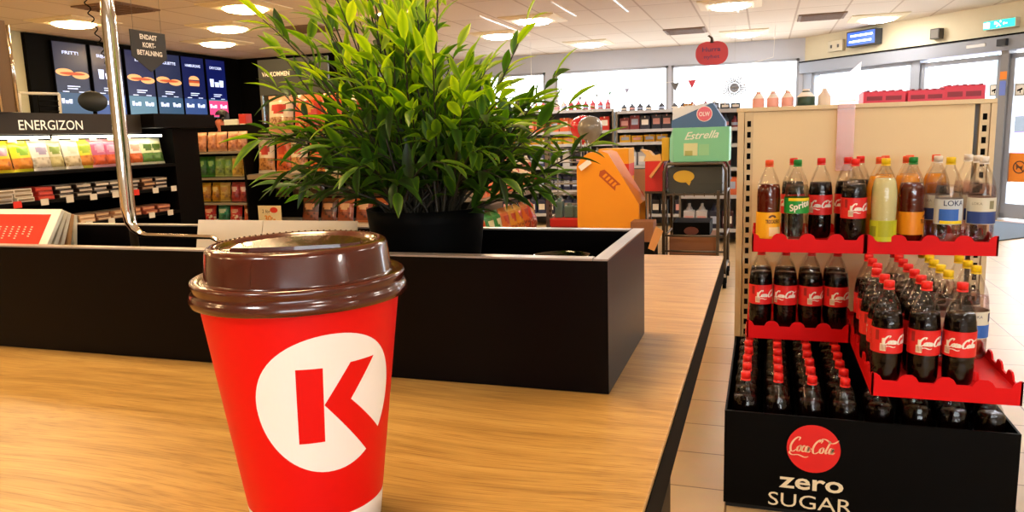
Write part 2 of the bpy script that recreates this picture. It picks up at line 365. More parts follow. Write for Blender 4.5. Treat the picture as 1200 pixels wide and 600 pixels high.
sticker('camera_sticker', 3.59, 3.72, 1.58, 1.74, WHITE, 'white square surveillance camera sticker on the glass right of the door post', 'sticker', camdraw, [BLACKM])
def bluedraw(m, sc, zc):
    for k, w_ in enumerate((.06, .07, .05)): put_text(m, ('INFO', 'OPEN', 'TEL')[k] if False else '—', lambda a, b: EW(sc+a, zc+.03-.03*k+b, -.0045+.06), .012, 1, width=w_)
sticker('orange_sticker', 3.425, 3.515, 1.80, 1.90, ORANGE, 'small orange square sticker at the top of the grey door post', 'sticker', d=.051)
sticker('blue_sticker', 3.43, 3.51, 1.60, 1.78, mat('blue_sticker', '#6f86d8', .5), 'pale blue sticker on the grey door post under the orange one', 'sticker', d=.051)
# threshold mat
m = MB(); o = Vector((0, 0))
m.prism([(2.3, .25), (4.7, .25), (4.7, 1.9), (2.3, 1.9)], lambda a, b, c: EW(a, .001+c, b), .012)
tag(m.build('door_mat', mat('blue_grey_mat', '#5f6d7c', .9, vary=.15, vs=80)), 'blue-grey doormat on the floor inside the entrance door', 'doormat')

# black partition far left, behind the counter
m = MB(); m.box(XL, -6.75, 11.5, 11.62, 0, CH); struct(m.build('wall_partition', BLACKM))

# ------------------------------------------------------------------ outdoors
GR = mat('pale_concrete', '#cfcfcf', .85, vary=.06, vs=1)
m = MB(); m.box(-60, 90, 14.2, 120, -.12, -.03); m.box(XR+.5, 90, -20, 14.2, -.12, -.03); struct(m.build('forecourt_ground', GR), 'pale concrete forecourt seen through the windows')
m = MB(); m.prism([(E1.x, E1.y), (XR+.5, E1.y), (XR+.5, 14.2), (.75, 14.2)], lambda a, b, c: (a, b, -.12+c), .1)
struct(m.build('entrance_pavement', GR), 'pale pavement in front of the entrance')
# canopy
cn = empty('fuel_canopy', (6.0, 34, 0))
m = MB(); m.box(-4, 4, -3, 3, 4.6, 5.1); m.build('roof_slab', mat('canopy_white', '#d8e0e4', .5), cn)
m = MB(); m.box(-4.05, 4.05, -3.05, 3.05, 4.75, 5.0); m.build('red_fascia', mat('canopy_red', '#e0505a', .5), cn)
for x in (-2.2, 2.2):
    m = MB(); m.box(x-.18, x+.18, -.18, .18, 0, 4.6); m.build('column', mat('canopy_column', '#8fb0bc', .5), cn)
for x in (-2.2, 2.2):
    m = MB(); m.box(x-.3, x+.3, -1.3, -.8, 0, 1.6, b=.04); m.build('fuel_pump', mat('pump_panel', '#c9d2d8', .5), cn)
tag(cn, 'red and white fuel station canopy with columns, seen through the left entrance window', 'canopy')
# parked car
def car():
    r = empty('parked_car', (5.4, 21.2, 0), R(35)); P_ = mat('purple_car_paint', '#8468b4', .25, coat=.8)
    body = [(-2.1, .3), (-2.15, .75), (-1.95, .95), (-1.3, 1.02), (-.75, 1.42), (.75, 1.46), (1.35, 1.05), (2.0, .9), (2.15, .6), (2.1, .3)]
    m = MB(); n = len(body); secs = [(-.86, .9), (-.82, 1), (0, 1.01), (.82, 1), (.86, .9)]; vs = []
    for y, k in secs: vs += [(x*(.98 if abs(y) > .83 else 1), y*(1 - max(0, z-.95)*.35), .3+(z-.3)*k) for x, z in body]
    fs = [(i*n+j, i*n+(j+1) % n, (i+1)*n+(j+1) % n, (i+1)*n+j) for i in range(4) for j in range(n)]+[tuple(range(n)), tuple(range(4*n, 5*n))]
    m.add(vs, fs, 0, False); m.build('body', P_, r)
    for sgn in (-1, 1):
        m = MB(); m.prism([(-1.15, 1.0), (-.68, 1.35), (.68, 1.38), (1.15, 1.03)], lambda a, b, c: (a, sgn*(.84-(b-1)*.3)+c*sgn, b), .015); m.build('side_window', mat('car_glass', '#20262e', .1), r)
    for x in (-1.3, 1.3):
        for y in (-.8, .8):
            m = MB(); m.M = Matrix.Translation((x, y, .32)) @ Matrix.Rotation(PI/2, 4, 'X'); m.lathe([(0.2, -.1), (.32, -.1), (.32, .1), (.2, .1), (.19, .06), (0, .06)], 20, cap=False); m.build('wheel', BLACKM, r)
    tag(r, 'purple parked car outside, glimpsed through the entrance door', 'car')
car()

# ------------------------------------------------------------------ ceiling lights
def emis(name, col, s): return mat(name, col, .5, emit=col, es=s)
PANEL = mat('lamp_panel', '#efe0bd', .6)
WARM = emis('lamp_glow_warm', '#ffd9a0', 34); COOL = emis('lamp_glow_white', '#fff6ec', 30)
def make_light(glow):
    r = empty('ceiling_light', (0, 0, 0))
    m = MB(); s = .36
    m.box(-s, s, -s, s, -.012, 0); m.prism([(-s, -s), (s, -s), (s, s), (-s, s)], lambda a, b, c: (a*(1-.25*c/.02), b*(1-.25*c/.02), -.012-c), .02)
    m.build('panel', PANEL, r)
    m = MB(); m.lathe([(0, -.075), (.12, -.07), (.2, -.055), (.235, -.033)], 28, cap=False); m.build('diffuser', glow, r)
    return r
LW, LC = make_light(WARM), make_light(COOL); kids_register()
lights = [(-7.65, 7.06, 0, 'leftmost square ceiling light, above the menu screens by the coiled cord'), (-5.34, 7.14, 0, 'ceiling light at the top edge nearest left of the plant'), (-6.45, 8.25, 0, 'ceiling light in the middle of the row of three left of the plant'),
          (-7.55, 9.4, 0, 'farthest ceiling light of the row of three left of the plant'), (-4.16, 8.33, 0, 'ceiling light shining behind the top of the plant'), (-2.84, 9.62, 1, 'ceiling light just right of the plant near the top edge'),
          (-3.71, 10.79, 1, 'ceiling light behind the upper right leaves of the plant'), (-2.78, 12.6, 1, 'farthest flat ceiling light in front of the long back window'), (-.42, 9.65, 1, 'ceiling light at the top edge above the pumpkin sign'),
          (-.33, 12.65, 1, 'ceiling light just right of the pumpkin sign near the back window'), (1.46, 11.93, 1, 'ceiling light beside the blue screen above the entrance')]
used = [False, False]
for x, y, k, lb in lights:
    src = (LW, LC)[k]
    if not used[k]: o = src; used[k] = True
    else: o = copy_tree(src)
    o.location = (x, y, CH); tag(o, lb, 'ceiling light', 'square ceiling lights with round diffusers')
hid = [(-6.6, 4.6, 0), (-4.2, 4.6, 0), (-7.8, 2.2, 0), (-5.4, 2.2, 0), (-3.0, 2.2, 0), (-1.9, 5.4, 0), (-.6, .6, 0), (.4, 4.4, 1), (.9, 6.9, 1), (2.9, 4.6, 1), (2.6, 2.2, 1), (2.6, 8.6, 1), (-.9, -1.4, 1), (-3.4, -1.4, 0), (1.7, -1.2, 1), (4.2, 0, 1), (-5.9, -1.4, 0)]
for x, y, k in hid:
    o = copy_tree((LW, LC)[k]); o.location = (x, y, CH); tag(o, 'square ceiling light with round diffuser above the camera, outside the photo', 'ceiling light', 'ceiling lights outside the photo')
VENT = mat('vent_brown', '#7c604a', .7)
for x, y, lb in ((-6.55, 6.6, 'dark square ceiling vent right of the leftmost ceiling light'), (-5.7, 8.9, 'dark square ceiling vent right of the three ceiling lights'), (.7, 11.4, 'dark square ceiling vent left of the light above the entrance'), (-1.15, 11.9, 'dark narrow ceiling vent left of the pumpkin sign')):
    m = MB(); s = .3; m.box(-s, s, -s, s, -.015, 0)
    for k in range(7): m.box(-s+.04, s-.04, -s+.05+k*.08, -s+.09+k*.08, -.024, -.015)
    o = m.build('ceiling_vent', VENT); o.location = (x, y, CH); tag(o, lb, 'ceiling vent')
# ceiling bars running away from the viewer, glints put in as near-white colour
m = MB()
RL = mat('ceiling_bar_glint', '#fffaf0', .25)
for x0, y0, y1 in ((-2.28, 7.4, 8.2), (-2.28, 8.45, 9.6), (-3.35, 9.0, 10.6), (-1.62, 7.3, 9.6), (-1.1, 7.2, 8.8), (-.35, 8.5, 10.4)):
    m.box(x0-.012, x0+.012, y0, y1, CH-.012, CH)
struct(m.build('trim_6', RL))

# ------------------------------------------------------------------ bar table
OAK = oak_mat(); T = 1.135
t = empty('bar_table', (0, 0, 0))
m = MB(); m.box(-2.2, -.047, -.35, 1.008, T-.0032, T, b=.0006); m.build('tabletop', OAK, t)
m = MB(); m.box(-2.19, -.0465, -.345, 1.0075, T-.030, T-.0035); m.build('underside_board', BLACKM, t)
m = MB(); m.box(-1.9, -.052, -.2, .46, 0, T-.0302, b=.002); m.build('base_cabinet', BLACK, t)
tag(t, 'high bar table with oak wood top and black base in the foreground', 'table')

# planter box on the table
RIM = mat('planter_rim_sheen', '#8d7f73', .28)  # rim sheen put in as a paler colour; the planter itself is black
pl = empty('planter_box', (-.64, .53, T)); px0, px1, py0, py1, ph, th = -.66, .55, -.077, .074, .086, .010
def pan(nm, *a):
    m = MB(); m.box(*a[:6]); o = m.build(nm, [BLACK], pl); return o
pan('front_panel', px0, px1, py0, py0+th, .0005, ph); pan('back_panel', px0, px1, py1-th, py1, .0005, ph); pan('end_panel', px1-th, px1, py0+th, py1-th, .0005, ph); pan('end_panel', px0, px0+th, py0+th, py1-th, .0005, ph)
pan('base_board', px0+th, px1-th, py0+th, py1-th, .0005, .006)
m = MB(); m.box(px0, px1-th, py0, py0+th, ph, ph+.0012); m.box(px0, px1-th, py1-th, py1, ph, ph+.0012); m.box(px1-th+.001, px1, py0, py1, ph, ph+.0012); m.build('rim_sheen', RIM, pl)
tag(pl, 'long black open planter box standing on the oak table', 'planter')

# plant in pot
def bezier(p0, p1, p2, t): return p0*(1-t)**2+p1*2*t*(1-t)+p2*t*t
def plant():
    r = empty('potted_plant', (-.247, .531, T+.0065)); rnd = random.Random(5)
    pm = MB(); pm.lathe([(.034, 0), (.0445, .095), (.0455, .105), (.0425, .105), (.041, .092), (.001, .090)], 32, cap=False); pm.add([(0.034*math.cos(a*PI/16), .034*math.sin(a*PI/16), 0) for a in range(32)], [tuple(range(32))])
    pm.build('pot', mat('black_plant_pot', '#020202', .6, spec=.06), r)
    sm = MB(); lv = []; lf = []; tone = []
    def leaf(p, d, L, W, tn, droop):
        d = d.normalized(); side = d.cross(Vector((rnd.uniform(-.5, .5), rnd.uniform(-.5, .5), 1))).normalized(); nrm = side.cross(d).normalized()
        b = len(lv); prof = [(0, .12), (.12, .55), (.3, .95), (.5, 1), (.7, .75), (.87, .36), (1, .02)]
        for u, w in prof:
            c = p+d*(L*u)+nrm*(L*(.22*u*(1-u)))+Vector((0, 0, -1))*L*droop*u*u
            hw = W*w*.5
            lv.append(c-side*hw+nrm*hw*.35); lv.append(c); lv.append(c+side*hw+nrm*hw*.35)
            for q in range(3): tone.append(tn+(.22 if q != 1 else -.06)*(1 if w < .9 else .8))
        for k in range(len(prof)-1):
            a = b+k*3; lf.append((a, a+1, a+4, a+3)); lf.append((a+1, a+2, a+5, a+4))
    def stem(p0, p2, sag, nl, tb, r0=.0011):
        mid = p0.lerp(p2, .5)+Vector((0, 0, sag)); pts = [bezier(p0, mid, p2, k/10) for k in range(11)]
        sm.tube(pts, [r0*(1-.07*k) for k in range(11)], 5)
        for k in range(nl):
            t_ = .22+.78*(k+rnd.random()*.6)/nl; t_ = min(t_, .99); p = bezier(p0, mid, p2, t_); tg = (bezier(p0, mid, p2, min(1, t_+.03))-bezier(p0, mid, p2, t_-.03)).normalized()
            az = k*2.4+rnd.random(); pr = tg.cross(Vector((0, 0, 1))); pr = pr.normalized() if pr.length > .1 else Vector((1, 0, 0)); pq = tg.cross(pr)
            out = pr*math.cos(az)+pq*math.sin(az)
            d = tg*rnd.uniform(.7, 1.2)+out*rnd.uniform(.45, .9)
            L = rnd.uniform(.023, .037)*(1.05-.25*t_)
            hgt = max(0, min(1, (p.z-.12)/.16)); tn = tb+.42*hgt+rnd.uniform(-.22, .26)  # tone rises with height: light coming through the top is put into colour
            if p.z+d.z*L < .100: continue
            if p.z < .20: tn -= .22*(1-(p.z-.10)/.10)  # low leaves darker still: shade low in the bush put into their tone
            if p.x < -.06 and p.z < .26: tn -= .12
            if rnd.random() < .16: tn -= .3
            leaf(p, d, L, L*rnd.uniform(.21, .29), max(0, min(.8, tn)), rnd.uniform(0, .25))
        tg = (p2-mid).normalized(); leaf(p2, tg, .028, .007, max(0, min(.8, tb+.5*max(0, (p2.z-.12)/.16))), .05)
    Z0 = .092
    def polar(az, el, L): return Vector((math.cos(az)*math.cos(el)*L, math.sin(az)*math.cos(el)*L*.85, Z0+math.sin(el)*L))
    n = 128
    for i in range(n):
        az = i*2.39996; k = (i+.5)/n; el = R(10)+R(78)*k**.85+R(rnd.uniform(-6, 6)); L = rnd.uniform(.115, .175)+(.035*math.sin(el) if rnd.random() > .4 else 0)
        c = math.cos(az)
        if c > .2: L *= 1-.28*max(0, math.sin(el)-.25)*c*1.5      # right shoulder lower
        if c > .3: L *= .86
        if c < -.3: L *= .95
        p2 = polar(az, min(el, R(89)), L); p2.x = max(-.104 if p2.z > .2 else -.092, min(.084, p2.x)); p2.y = max(-.075, min(.07, p2.y));  p0 = Vector((rnd.uniform(-.025, .025), rnd.uniform(-.025, .025), Z0-.004))
        stem(p0, p2, .02+.02*math.cos(el), 12, .26)
    # the long outliers of the photo's outline
    for dx, dy, dz, s in ((.132, 0, .150, .0), (.112, .01, .178, .01), (.10, -.02, .125, .0), (-.118, .0, .225, .0), (-.122, -.01, .125, .02), (-.118, .02, .112, .02), (-.112, -.02, .20, .0), (-.09, .0, .30, .0), (-.06, -.02, .31, 0), (-.045, -.0, .325, 0), (.01, 0, .30, 0), (.03, -.02, .295, 0), (.085, .0, .235, .0), (.1, .02, .20, 0), (-.02, .03, .32, 0), (-.10, .03, .26, 0), (-.112, -.01, .16, .02), (-.085, -.04, .125, .02), (-.10, .03, .14, .01), (-.06, .02, .315, 0)):
        stem(Vector((dx*.12, dy*.1, Z0)), Vector((dx, dy, dz)), s, 15, .22, .0013)
    sm.build('stems', mat('dark_stem', '#2a2212', .6), r)
    me = bpy.data.meshes.new('leaves'); me.from_pydata([tuple(v) for v in lv], [], lf); me.update(); me.materials.append(leaf_mat())
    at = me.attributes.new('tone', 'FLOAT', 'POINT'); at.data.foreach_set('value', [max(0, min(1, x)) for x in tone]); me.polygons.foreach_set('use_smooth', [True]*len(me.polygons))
    o = bpy.data.objects.new('leaves', me); C.objects.link(o); o.parent = r
    tag(r, 'bushy green artificial bamboo plant in black pot inside the planter box', 'plant')
plant()

# round dark container in the planter
m = MB(); m.lathe([(.020, 0), (.024, .062), (.0245, .066), (.0225, .066), (.021, .058), (.017, .006), (0, .005)], 32, cap=False)
o = m.build('round_container', mat('glossy_black_glass', '#050505', .08, coat=1)); o.location = (-.145, .552, T+.0065); tag(o, 'small round glossy black cup standing inside the planter right of the plant', 'container')
# brochures: a fan of booklets leaning back in the planter, the red covered one in front
BR = mat('brochure_red', '#e8321c', .4); PAPER = mat('brochure_paper', '#efe6cc', .6, vary=.08, vs=200)
TAN = mat('brochure_tan_paper', '#cf9a60', .6)
NB = 9
for k in range(NB):
    t_ = k/(NB-1); yb = .474+.098*t_; yt = .541+.044*t_; zb = T+.0068; H_ = .1015-.011*t_; ln = math.hypot(yt-yb, H_); an = math.atan2(yt-yb, H_)
    xr = -.628-.036*t_-(.004 if k % 2 else 0)
    m = MB(); m.box(-.20, 0, 0, .0042, 0, ln, b=.0006)
    o = m.build('brochure', [PAPER if k not in (3, 6) else TAN])
    if k == 0:
        c = MB(); c.box(-.20, -.010, -.0004, -.0001, 0, ln-.006)
        for i in range(11):
            x_ = -.030-.008*i; h_ = (.016, .012, .018, .014, .017, .009, .016, .013, .018, .015, .011)[i]
            for j in range(int(h_/.0028)): c.add([(x_+.002, -.0006, ln-.020-j*.0024), (x_+.0045, -.0006, ln-.020-j*.0024), (x_+.0045, -.0006, ln-.0192-j*.0024), (x_+.002, -.0006, ln-.0192-j*.0024)], [(0, 1, 2, 3)], 1)
        c.build('red_cover', [BR, CREAM], o)
    o.location = (xr, yb, zb); o.rotation_euler = (-an, 0, 0)
    lb = ['cream bordered brochure with red cover leaning at the front of the pile in the planter', 'cream brochure directly behind the red covered one in the planter', 'cream brochure third from the front of the pile in the planter', 'tan brochure fourth from the front of the pile in the planter', 'cream brochure in the exact middle of the pile in the planter', 'cream brochure fourth from the back of the pile in the planter', 'tan brochure third from the back of the pile in the planter', 'cream brochure second from the back of the pile in the planter', 'cream brochure at the back of the pile against the planter wall'][k]
    tag(o, lb, 'brochure', 'pile of brochures in the planter')

# bent chrome pole
bz = T+.012
pts = [(-.534, .53, 1.62), (-.536, .53, 1.40), (-.538, .53, 1.245)]; rad = [.0058]*3
for x in (20, 45, 70, 90): pts.append((-.538+.018*(1-math.cos(R(x))), .53, 1.239-.018*math.sin(R(x)))); rad.append(.0056-.0034*x/90)
pts += [(-.49, .531, 1.2205), (-.452, .532, 1.220), (-.443, .532, 1.216), (-.440, .532, 1.206), (-.439, .532, T+.0085)]; rad += [.002]*5
r = empty('chrome_stand', (-.5, .53, T)); r0 = (-.5, .53, T)
m = MB(); m.M = Matrix.Translation((-r0[0], -r0[1], -r0[2])); m.tube(pts, rad, 20); m.build('bent_tube', CHROME, r)
m = MB(); m.M = Matrix.Translation((-r0[0], -r0[1], -r0[2])); m.tube([(-.5425, .5415, 1.62), (-.5465, .5415, T+.0085)], .0036, 16); m.build('reflection_tube', mat('brown_tube_reflection', '#8d7558', .3, metal=.9), r)  # brown reflection in the chrome pole, added as a thin tinted tube
m = MB(); m.box(-.05, .075, -.03, .03, .0065, .0095, b=.001); m.build('base_plate', BLACKM, r)
tag(r, 'shiny bent chrome tube stand rising out of the planter at left', 'stand')
# card lying in planter
m = MB(); m.box(0, .072, 0, .0012, 0, .062); o_ = m
m.box(.0728, .17, 0, .0012, 0, .062)
o = m.build('paper_card', mat('beige_card', '#d9c6ab', .7, vary=.05)); o.location = (-.5065, .566, T+.0340); o.rotation_euler = (R(-14), 0, 0)
tag(o, 'beige folded paper card leaning in the planter behind the cup', 'card')
m = MB(); m.box(-.51, -.33, .556, .583, T+.0065, T+.0338); tag(m.build('card_block', BLACKM), 'low black block in the planter under the beige card', 'block')

# ------------------------------------------------------------------ coffee cup
CX, CY, RB, RT, CHT = -.1849, .2693, .0274, .0415, .1067
RED_CUP = mat('cup_red_paper', '#e00806', .45, spec=.25); CUPW = mat('cup_white_paper', '#f4efe6', .5)
cup = empty('paper_coffee_cup', (CX, CY, T))
def crad(z): return RB+(RT-RB)*z/CHT
m = MB()
m.lathe([(.0, .004), (RB-.002, .004), (RB-.0005, .0003), (RB+.0002, .0003), (crad(.0125), .0125)], 96, mi=0, cap=False)
m.lathe([(crad(.0125), .0125)]+[(crad(z), z) for z in (.03, .05, .07, .09, .105)], 96, mi=1, cap=False)
m.build('cup_body', [CUPW, RED_CUP], cup)
def on_cup(deg, z, off): a = R(deg); r_ = crad(z)+off; return (r_*math.sin(a), -r_*math.cos(a), z)
def wrap_poly(mb, poly, off, mi):
    """thin printed shape on the cup wall: poly in (degrees, height)"""
    bm = bmesh.new(); bm.faces.new([bm.verts.new((p[0], p[1]*1000, 0)) for p in poly])
    for q in range(-6, 106, 3): bmesh.ops.bisect_plane(bm, geom=bm.verts[:]+bm.edges[:]+bm.faces[:], plane_co=(q, 0, 0), plane_no=(1, 0, 0), dist=1e-5)
    bmesh.ops.triangulate(bm, faces=bm.faces[:]); bm.verts.index_update()
    mb.add([on_cup(v.co.x, v.co.y/1000, off) for v in bm.verts], [[v.index for v in f.verts] for f in bm.faces], mi); bm.free()
logo = MB(); c0, z0_, rr = 48.0, .0628, .0291
circ = []
for k in range(72):
    a = 2*PI*k/72; z = z0_+rr*math.sin(a); circ.append((c0+math.degrees(rr*math.cos(a)/.0352), z))
wrap_poly(logo, circ, .00012, 0)
wrap_poly(logo, [(27.6, .0790), (43.0, .0786), (42.4, .0474), (25.6, .0476)], .00024, 1)
wrap_poly(logo, [(43.0, .0630), (60.0, .0789), (77.6, .0789), (60.4, .0633), (90.5, .0432), (75.5, .0375)], .00024, 1)
logo.build('logo', [CUPW, RED_CUP], cup)
LIDM = mat('brown_lid_plastic', '#48150a', .2, spec=.6, coat=.5, bump=.02, vs=90)
m = MB()
lid = [(.0417, .1005), (.0440, .1010), (.0446, .1030), (.0438, .1050), (.0428, .1062), (.0432, .1075), (.0437, .1090), (.0434, .1102), (.0420, .1108), (.0398, .1096), (.0388, .1092), (.0382, .1110), (.0370, .1215), (.0364, .1228), (.0352, .1235), (.0330, .1236), (.0318, .1233), (.0310, .1222), (.0302, .1218), (.0200, .1212), (0, .1210)]
m.lathe(lid, 96, cap=False); m.build('lid', LIDM, cup)
m = MB()   # raised sip shelf crossing the sunken top, and its embossed ring of dots
sh = [(-.029, -.006), (-.02, -.0095), (0, -.0105), (.02, -.0095), (.029, -.006), (.0285, .006), (.022, .0185), (.012, .0265), (0, .029), (-.012, .0265), (-.022, .0185), (-.0285, .006)]
sh = [(x*math.cos(R(25))-y*math.sin(R(25)), x*math.sin(R(25))+y*math.cos(R(25))) for x, y in sh]; sh = [(a*.93, b*.93) for a, b in sh]
m.prism(sh, lambda a, b, c: (a*(1-.04*c/.0022), b*(1-.04*c/.0022), .1209+c), .0017)
for k in range(46):
    a = k/46*2*PI*.62+.2; m.M = Matrix.Translation((.0335*math.cos(a), .0335*math.sin(a), .1236)); m.lathe([(.0006, 0), (.0004, .0004), (0, .0005)], 6, cap=False)
m.M = Matrix(); m.build('lid_relief', LIDM, cup)
m = MB(); m.lathe([(0, .1217), (.0022, .1217)], 12, c=(-.012, .008, 0), cap=False)
tag(cup, 'red paper coffee cup with brown lid and white circle K logo on the table', 'coffee cup')

# ------------------------------------------------------------------ bottles
PET = clear_mat('clear_pet', (.96, .955, .95), .02, .03, .22)
COLA = mat('cola_liquid', '#0a0201', .2, spec=.25)
def liquid(nm, col, see=.0):
    return mat(nm, col, .15, coat=.4)
TROC = liquid('amber_soda', '#5a1708'); PALE = mat('cloudy_lemon_soda', '#d8d39a', .2, coat=.5); ORJ = mat('orange_soda', '#f0a018', .2, coat=.5)
LEMON = clear_mat('pale_clear_soda', (.82, .83, .76), .02, .08); WATER = clear_mat('clear_water', (.95, .92, .93), .02, .06); PINKW = clear_mat('pink_water', (.95, .84, .85), .02, .06)
CAPS = {'red': mat('red_cap', '#e8201c', .35), 'green': mat('green_cap', '#168a3a', .4), 'yellow': mat('yellow_cap', '#f2cf14', .4), 'white': mat('white_cap', '#efeae2', .4), 'orange': mat('orange_red_cap', '#ef5a2a', .4)}
PROF = [(.022, 0), (.034, .001), (.041, .008), (.0445, .022), (.0455, .06), (.0445, .10), (.0455, .125), (.0465, .18), (.0450, .205), (.0400, .235), (.0300, .262), (.0200, .282), (.0150, .294), (.0138, .302), (.0138, .312)]
def prof_r(z):
    for (r0, z0), (r1, z1) in zip(PROF, PROF[1:]):
        if z0 <= z <= z1: return r0+(r1-r0)*(z-z0)/(z1-z0)
    return .0138
BAR = mat('barcode_grey', '#b8a890', .6)
def mk_bottle(nm, liq, fill, cap, lz0, lz1, draw, mats, straight=False):
    r = empty(nm, (0, 0, -20))
    m = MB(); m.lathe(PROF, 20, cap=True); m.build('bottle_shell', PET, r)
    inn = [(rr_*.965, z) for rr_, z in PROF if z < fill]; inn[0] = (.02, .003); inn.append((prof_r(fill)*.96, fill)); inn.append((0, fill))
    m = MB(); m.lathe(inn, 20, cap=True); m.build('liquid', liq, r)
    m = MB(); m.lathe([(.0160, .304), (.0160, .322), (.0148, .325), (0, .3255)], 16, cap=True)
    m.lathe([(.0165, .2975), (.0165, .3025), (.0145, .3025)], 16, cap=False); m.build('cap', CAPS[cap], r)
    m = MB(); rl = .0472; m.lathe([(rl, lz0), (rl, lz1)], 36, cap=False)
    if draw:
        f = lambda ang, z, off=.0004: ((rl+off)*math.sin(R(ang)), -(rl+off)*math.cos(R(ang)), z)
        draw(m, lambda a, b: f(math.degrees(a/rl), b), f)
    m.build('label_band', mats, r)
    return r
def band(m, f, a0, a1, z0, z1, mi, off=.0003):
    n = max(2, int((a1-a0)/8)); vs = [f(a0+(a1-a0)*k/n, z, off) for z in (z0, z1) for k in range(n+1)]
    m.add(vs, [(k, k+1, n+2+k, n+1+k) for k in range(n)], mi)
def d_coke(m, g, f):
    for c in (38, 218): cola_script(m, lambda a, b: g(a+R(c)*.0472, b+.138), .090, 1, sub=4, w=.07)
    for c in (-18, 162):
        band(m, f, c-11, c+11, .106, .130, 2); band(m, f, c-4, c+5, .130, .148, 2); band(m, f, c-30, c-16, .140, .172, 3, .0003)
        for k in range(5): band(m, f, c-8+k*4, c-6.5+k*4, .109, .127, 3, .0005)
def d_sprite(m, g, f):
    band(m, f, -50, 60, .164, .176, 2); put_text(m, 'Sprite', lambda a, b: g(a*math.cos(.3)-b*math.sin(.3)+R(5)*.047, .147+a*math.sin(.3)+b*math.cos(.3)), .026, 1, y=-.012, bold=.03, shear=.2)
def d_troc(m, g, f):
    put_text(m, 'TROCADERO', lambda a, b: g(a+R(14)*.047, b+.074), .015, 1, bold=.035, width=.060)
    for k in range(8):
        a0 = PI*k/8; m.add([g(R(10)*.047+.016*math.cos(a0+PI/8*q)*s_, .096+.012*math.sin(a0+PI/8*q)*s_) for s_ in (1, .4) for q in (0, 1)], [(0, 1, 3, 2)], 1)
    band(m, f, -5, 60, .022, .058, 2)
def d_loka(m, g, f):
    put_text(m, 'LOKA', lambda a, b: g(a+R(8)*.047, b+.148), .020, 1, bold=.01)
    band(m, f, -55, 30, .085, .135, 2); band(m, f, -50, 55, .080, .092, 3, .0006)
def d_loka2(m, g, f):
    band(m, f, -80, 90, .080, .125, 2, .0004); band(m, f, 20, 42, .135, .165, 1, .0004); put_text(m, 'LOKA', lambda a, b: g(a-R(30)*.047, b+.150), .010, 1)
def d_lem(m, g, f):
    band(m, f, -60, -30, .03, .07, 2); band(m, f, -20, 50, .03, .09, 1, .0003)
B = {}
B['coke'] = mk_bottle('cola_bottle', COLA, .228, 'red', .098, .178, d_coke, [mat('label_red', '#e02424', .4), WHITE, CREAM, mat('label_dark_red', '#9c1a1a', .4)])
B['zero'] = mk_bottle('cola_bottle', COLA, .240, 'red', .098, .178, None, [mat('label_black', '#0c0808', .4)])
B['sprite'] = mk_bottle('lemon_lime_soda_bottle', LEMON, .225, 'green', .115, .176, d_sprite, [mat('label_green', '#1b9a3c', .4), WHITE, mat('label_yellow', '#f2da24', .4)])
B['troc'] = mk_bottle('amber_soda_bottle', TROC, .228, 'orange', .012, .118, d_troc, [mat('label_amber_yellow', '#f4b21a', .4), mat('label_brown', '#5c3110', .5), mat('label_pale', '#f3d8a0', .5)])
B['trocg'] = mk_bottle('amber_soda_bottle', TROC, .228, 'green', .030, .118, d_troc, [mat('label_orange', '#f29a18', .4), mat('label_brown', '#5c3110', .5), mat('label_orange2', '#f0a83a', .5)])
B['pale'] = mk_bottle('cloudy_lemon_bottle', PALE, .250, 'yellow', .012, .092, d_lem, [mat('label_lime', '#c8cf28', .4), mat('label_lime_dark', '#b3b81e', .5), mat('label_grey_code', '#8f9420', .5)])
B['loka'] = mk_bottle('mineral_water_bottle', WATER, .22, 'yellow', .078, .172, d_loka, [mat('label_pale_blue', '#c9d6e0', .45), mat('label_navy', '#1e3060', .45), mat('label_blue', '#2f6ac8', .45), mat('label_yellow', '#f2da24', .4)])
B['lokaw'] = mk_bottle('mineral_water_bottle', PINKW, .22, 'white', .078, .176, d_loka2, [mat('label_offwhite', '#dcdccb', .45), mat('label_olive', '#8a8a6c', .45), mat('label_deep_blue', '#2a468c', .45)])
B['orange'] = mk_bottle('orange_soda_bottle', ORJ, .25, 'orange', .1, .17, None, [mat('label_orange', '#f29a18', .4)])
B['lokay'] = mk_bottle('mineral_water_bottle', PINKW, .22, 'yellow', .078, .172, d_loka2, [mat('label_offwhite', '#dcdccb', .45), mat('label_navy', '#1e3060', .45), mat('label_blue', '#2f6ac8', .45)])
kids_register(); placed = {}
def bottle(kind, x, y, z, label, cat, group, rz=0):
    src = B[kind]
    if kind not in placed: o = src; placed[kind] = 1
    else: o = copy_tree(src)
    o.location = (x, y, z); o.rotation_euler = (0, 0, R(rz)); tag(o, label, cat, group); return o
ORD = ['front', 'second', 'third', 'fourth', 'fifth', 'sixth', 'seventh', 'eighth', 'ninth']
COLN = ['leftmost', 'second from left', 'third from left', 'fourth from left', 'fifth from left', 'sixth from left', 'seventh from left', 'rightmost']
rb_ = random.Random(3)
Z1, P = .131, .107
# layer 1, inside the black box
for r_i in range(8):
    for c_i in range(8):
        if c_i > 3 and r_i > 1: continue
        x = -.042+P*c_i; y = 2.66+(P-.004)*r_i
        if y > 3.44: continue
        if r_i < 1 and c_i > 3: y -= .0
        g = 'cola bottles standing inside the black box'
        bottle('zero', x+rb_.uniform(-.003, .003), y, Z1, 'dark cola bottle in the black box, %s row, %s' % (ORD[r_i], COLN[c_i]), 'bottle', g, rb_.uniform(0, 360))
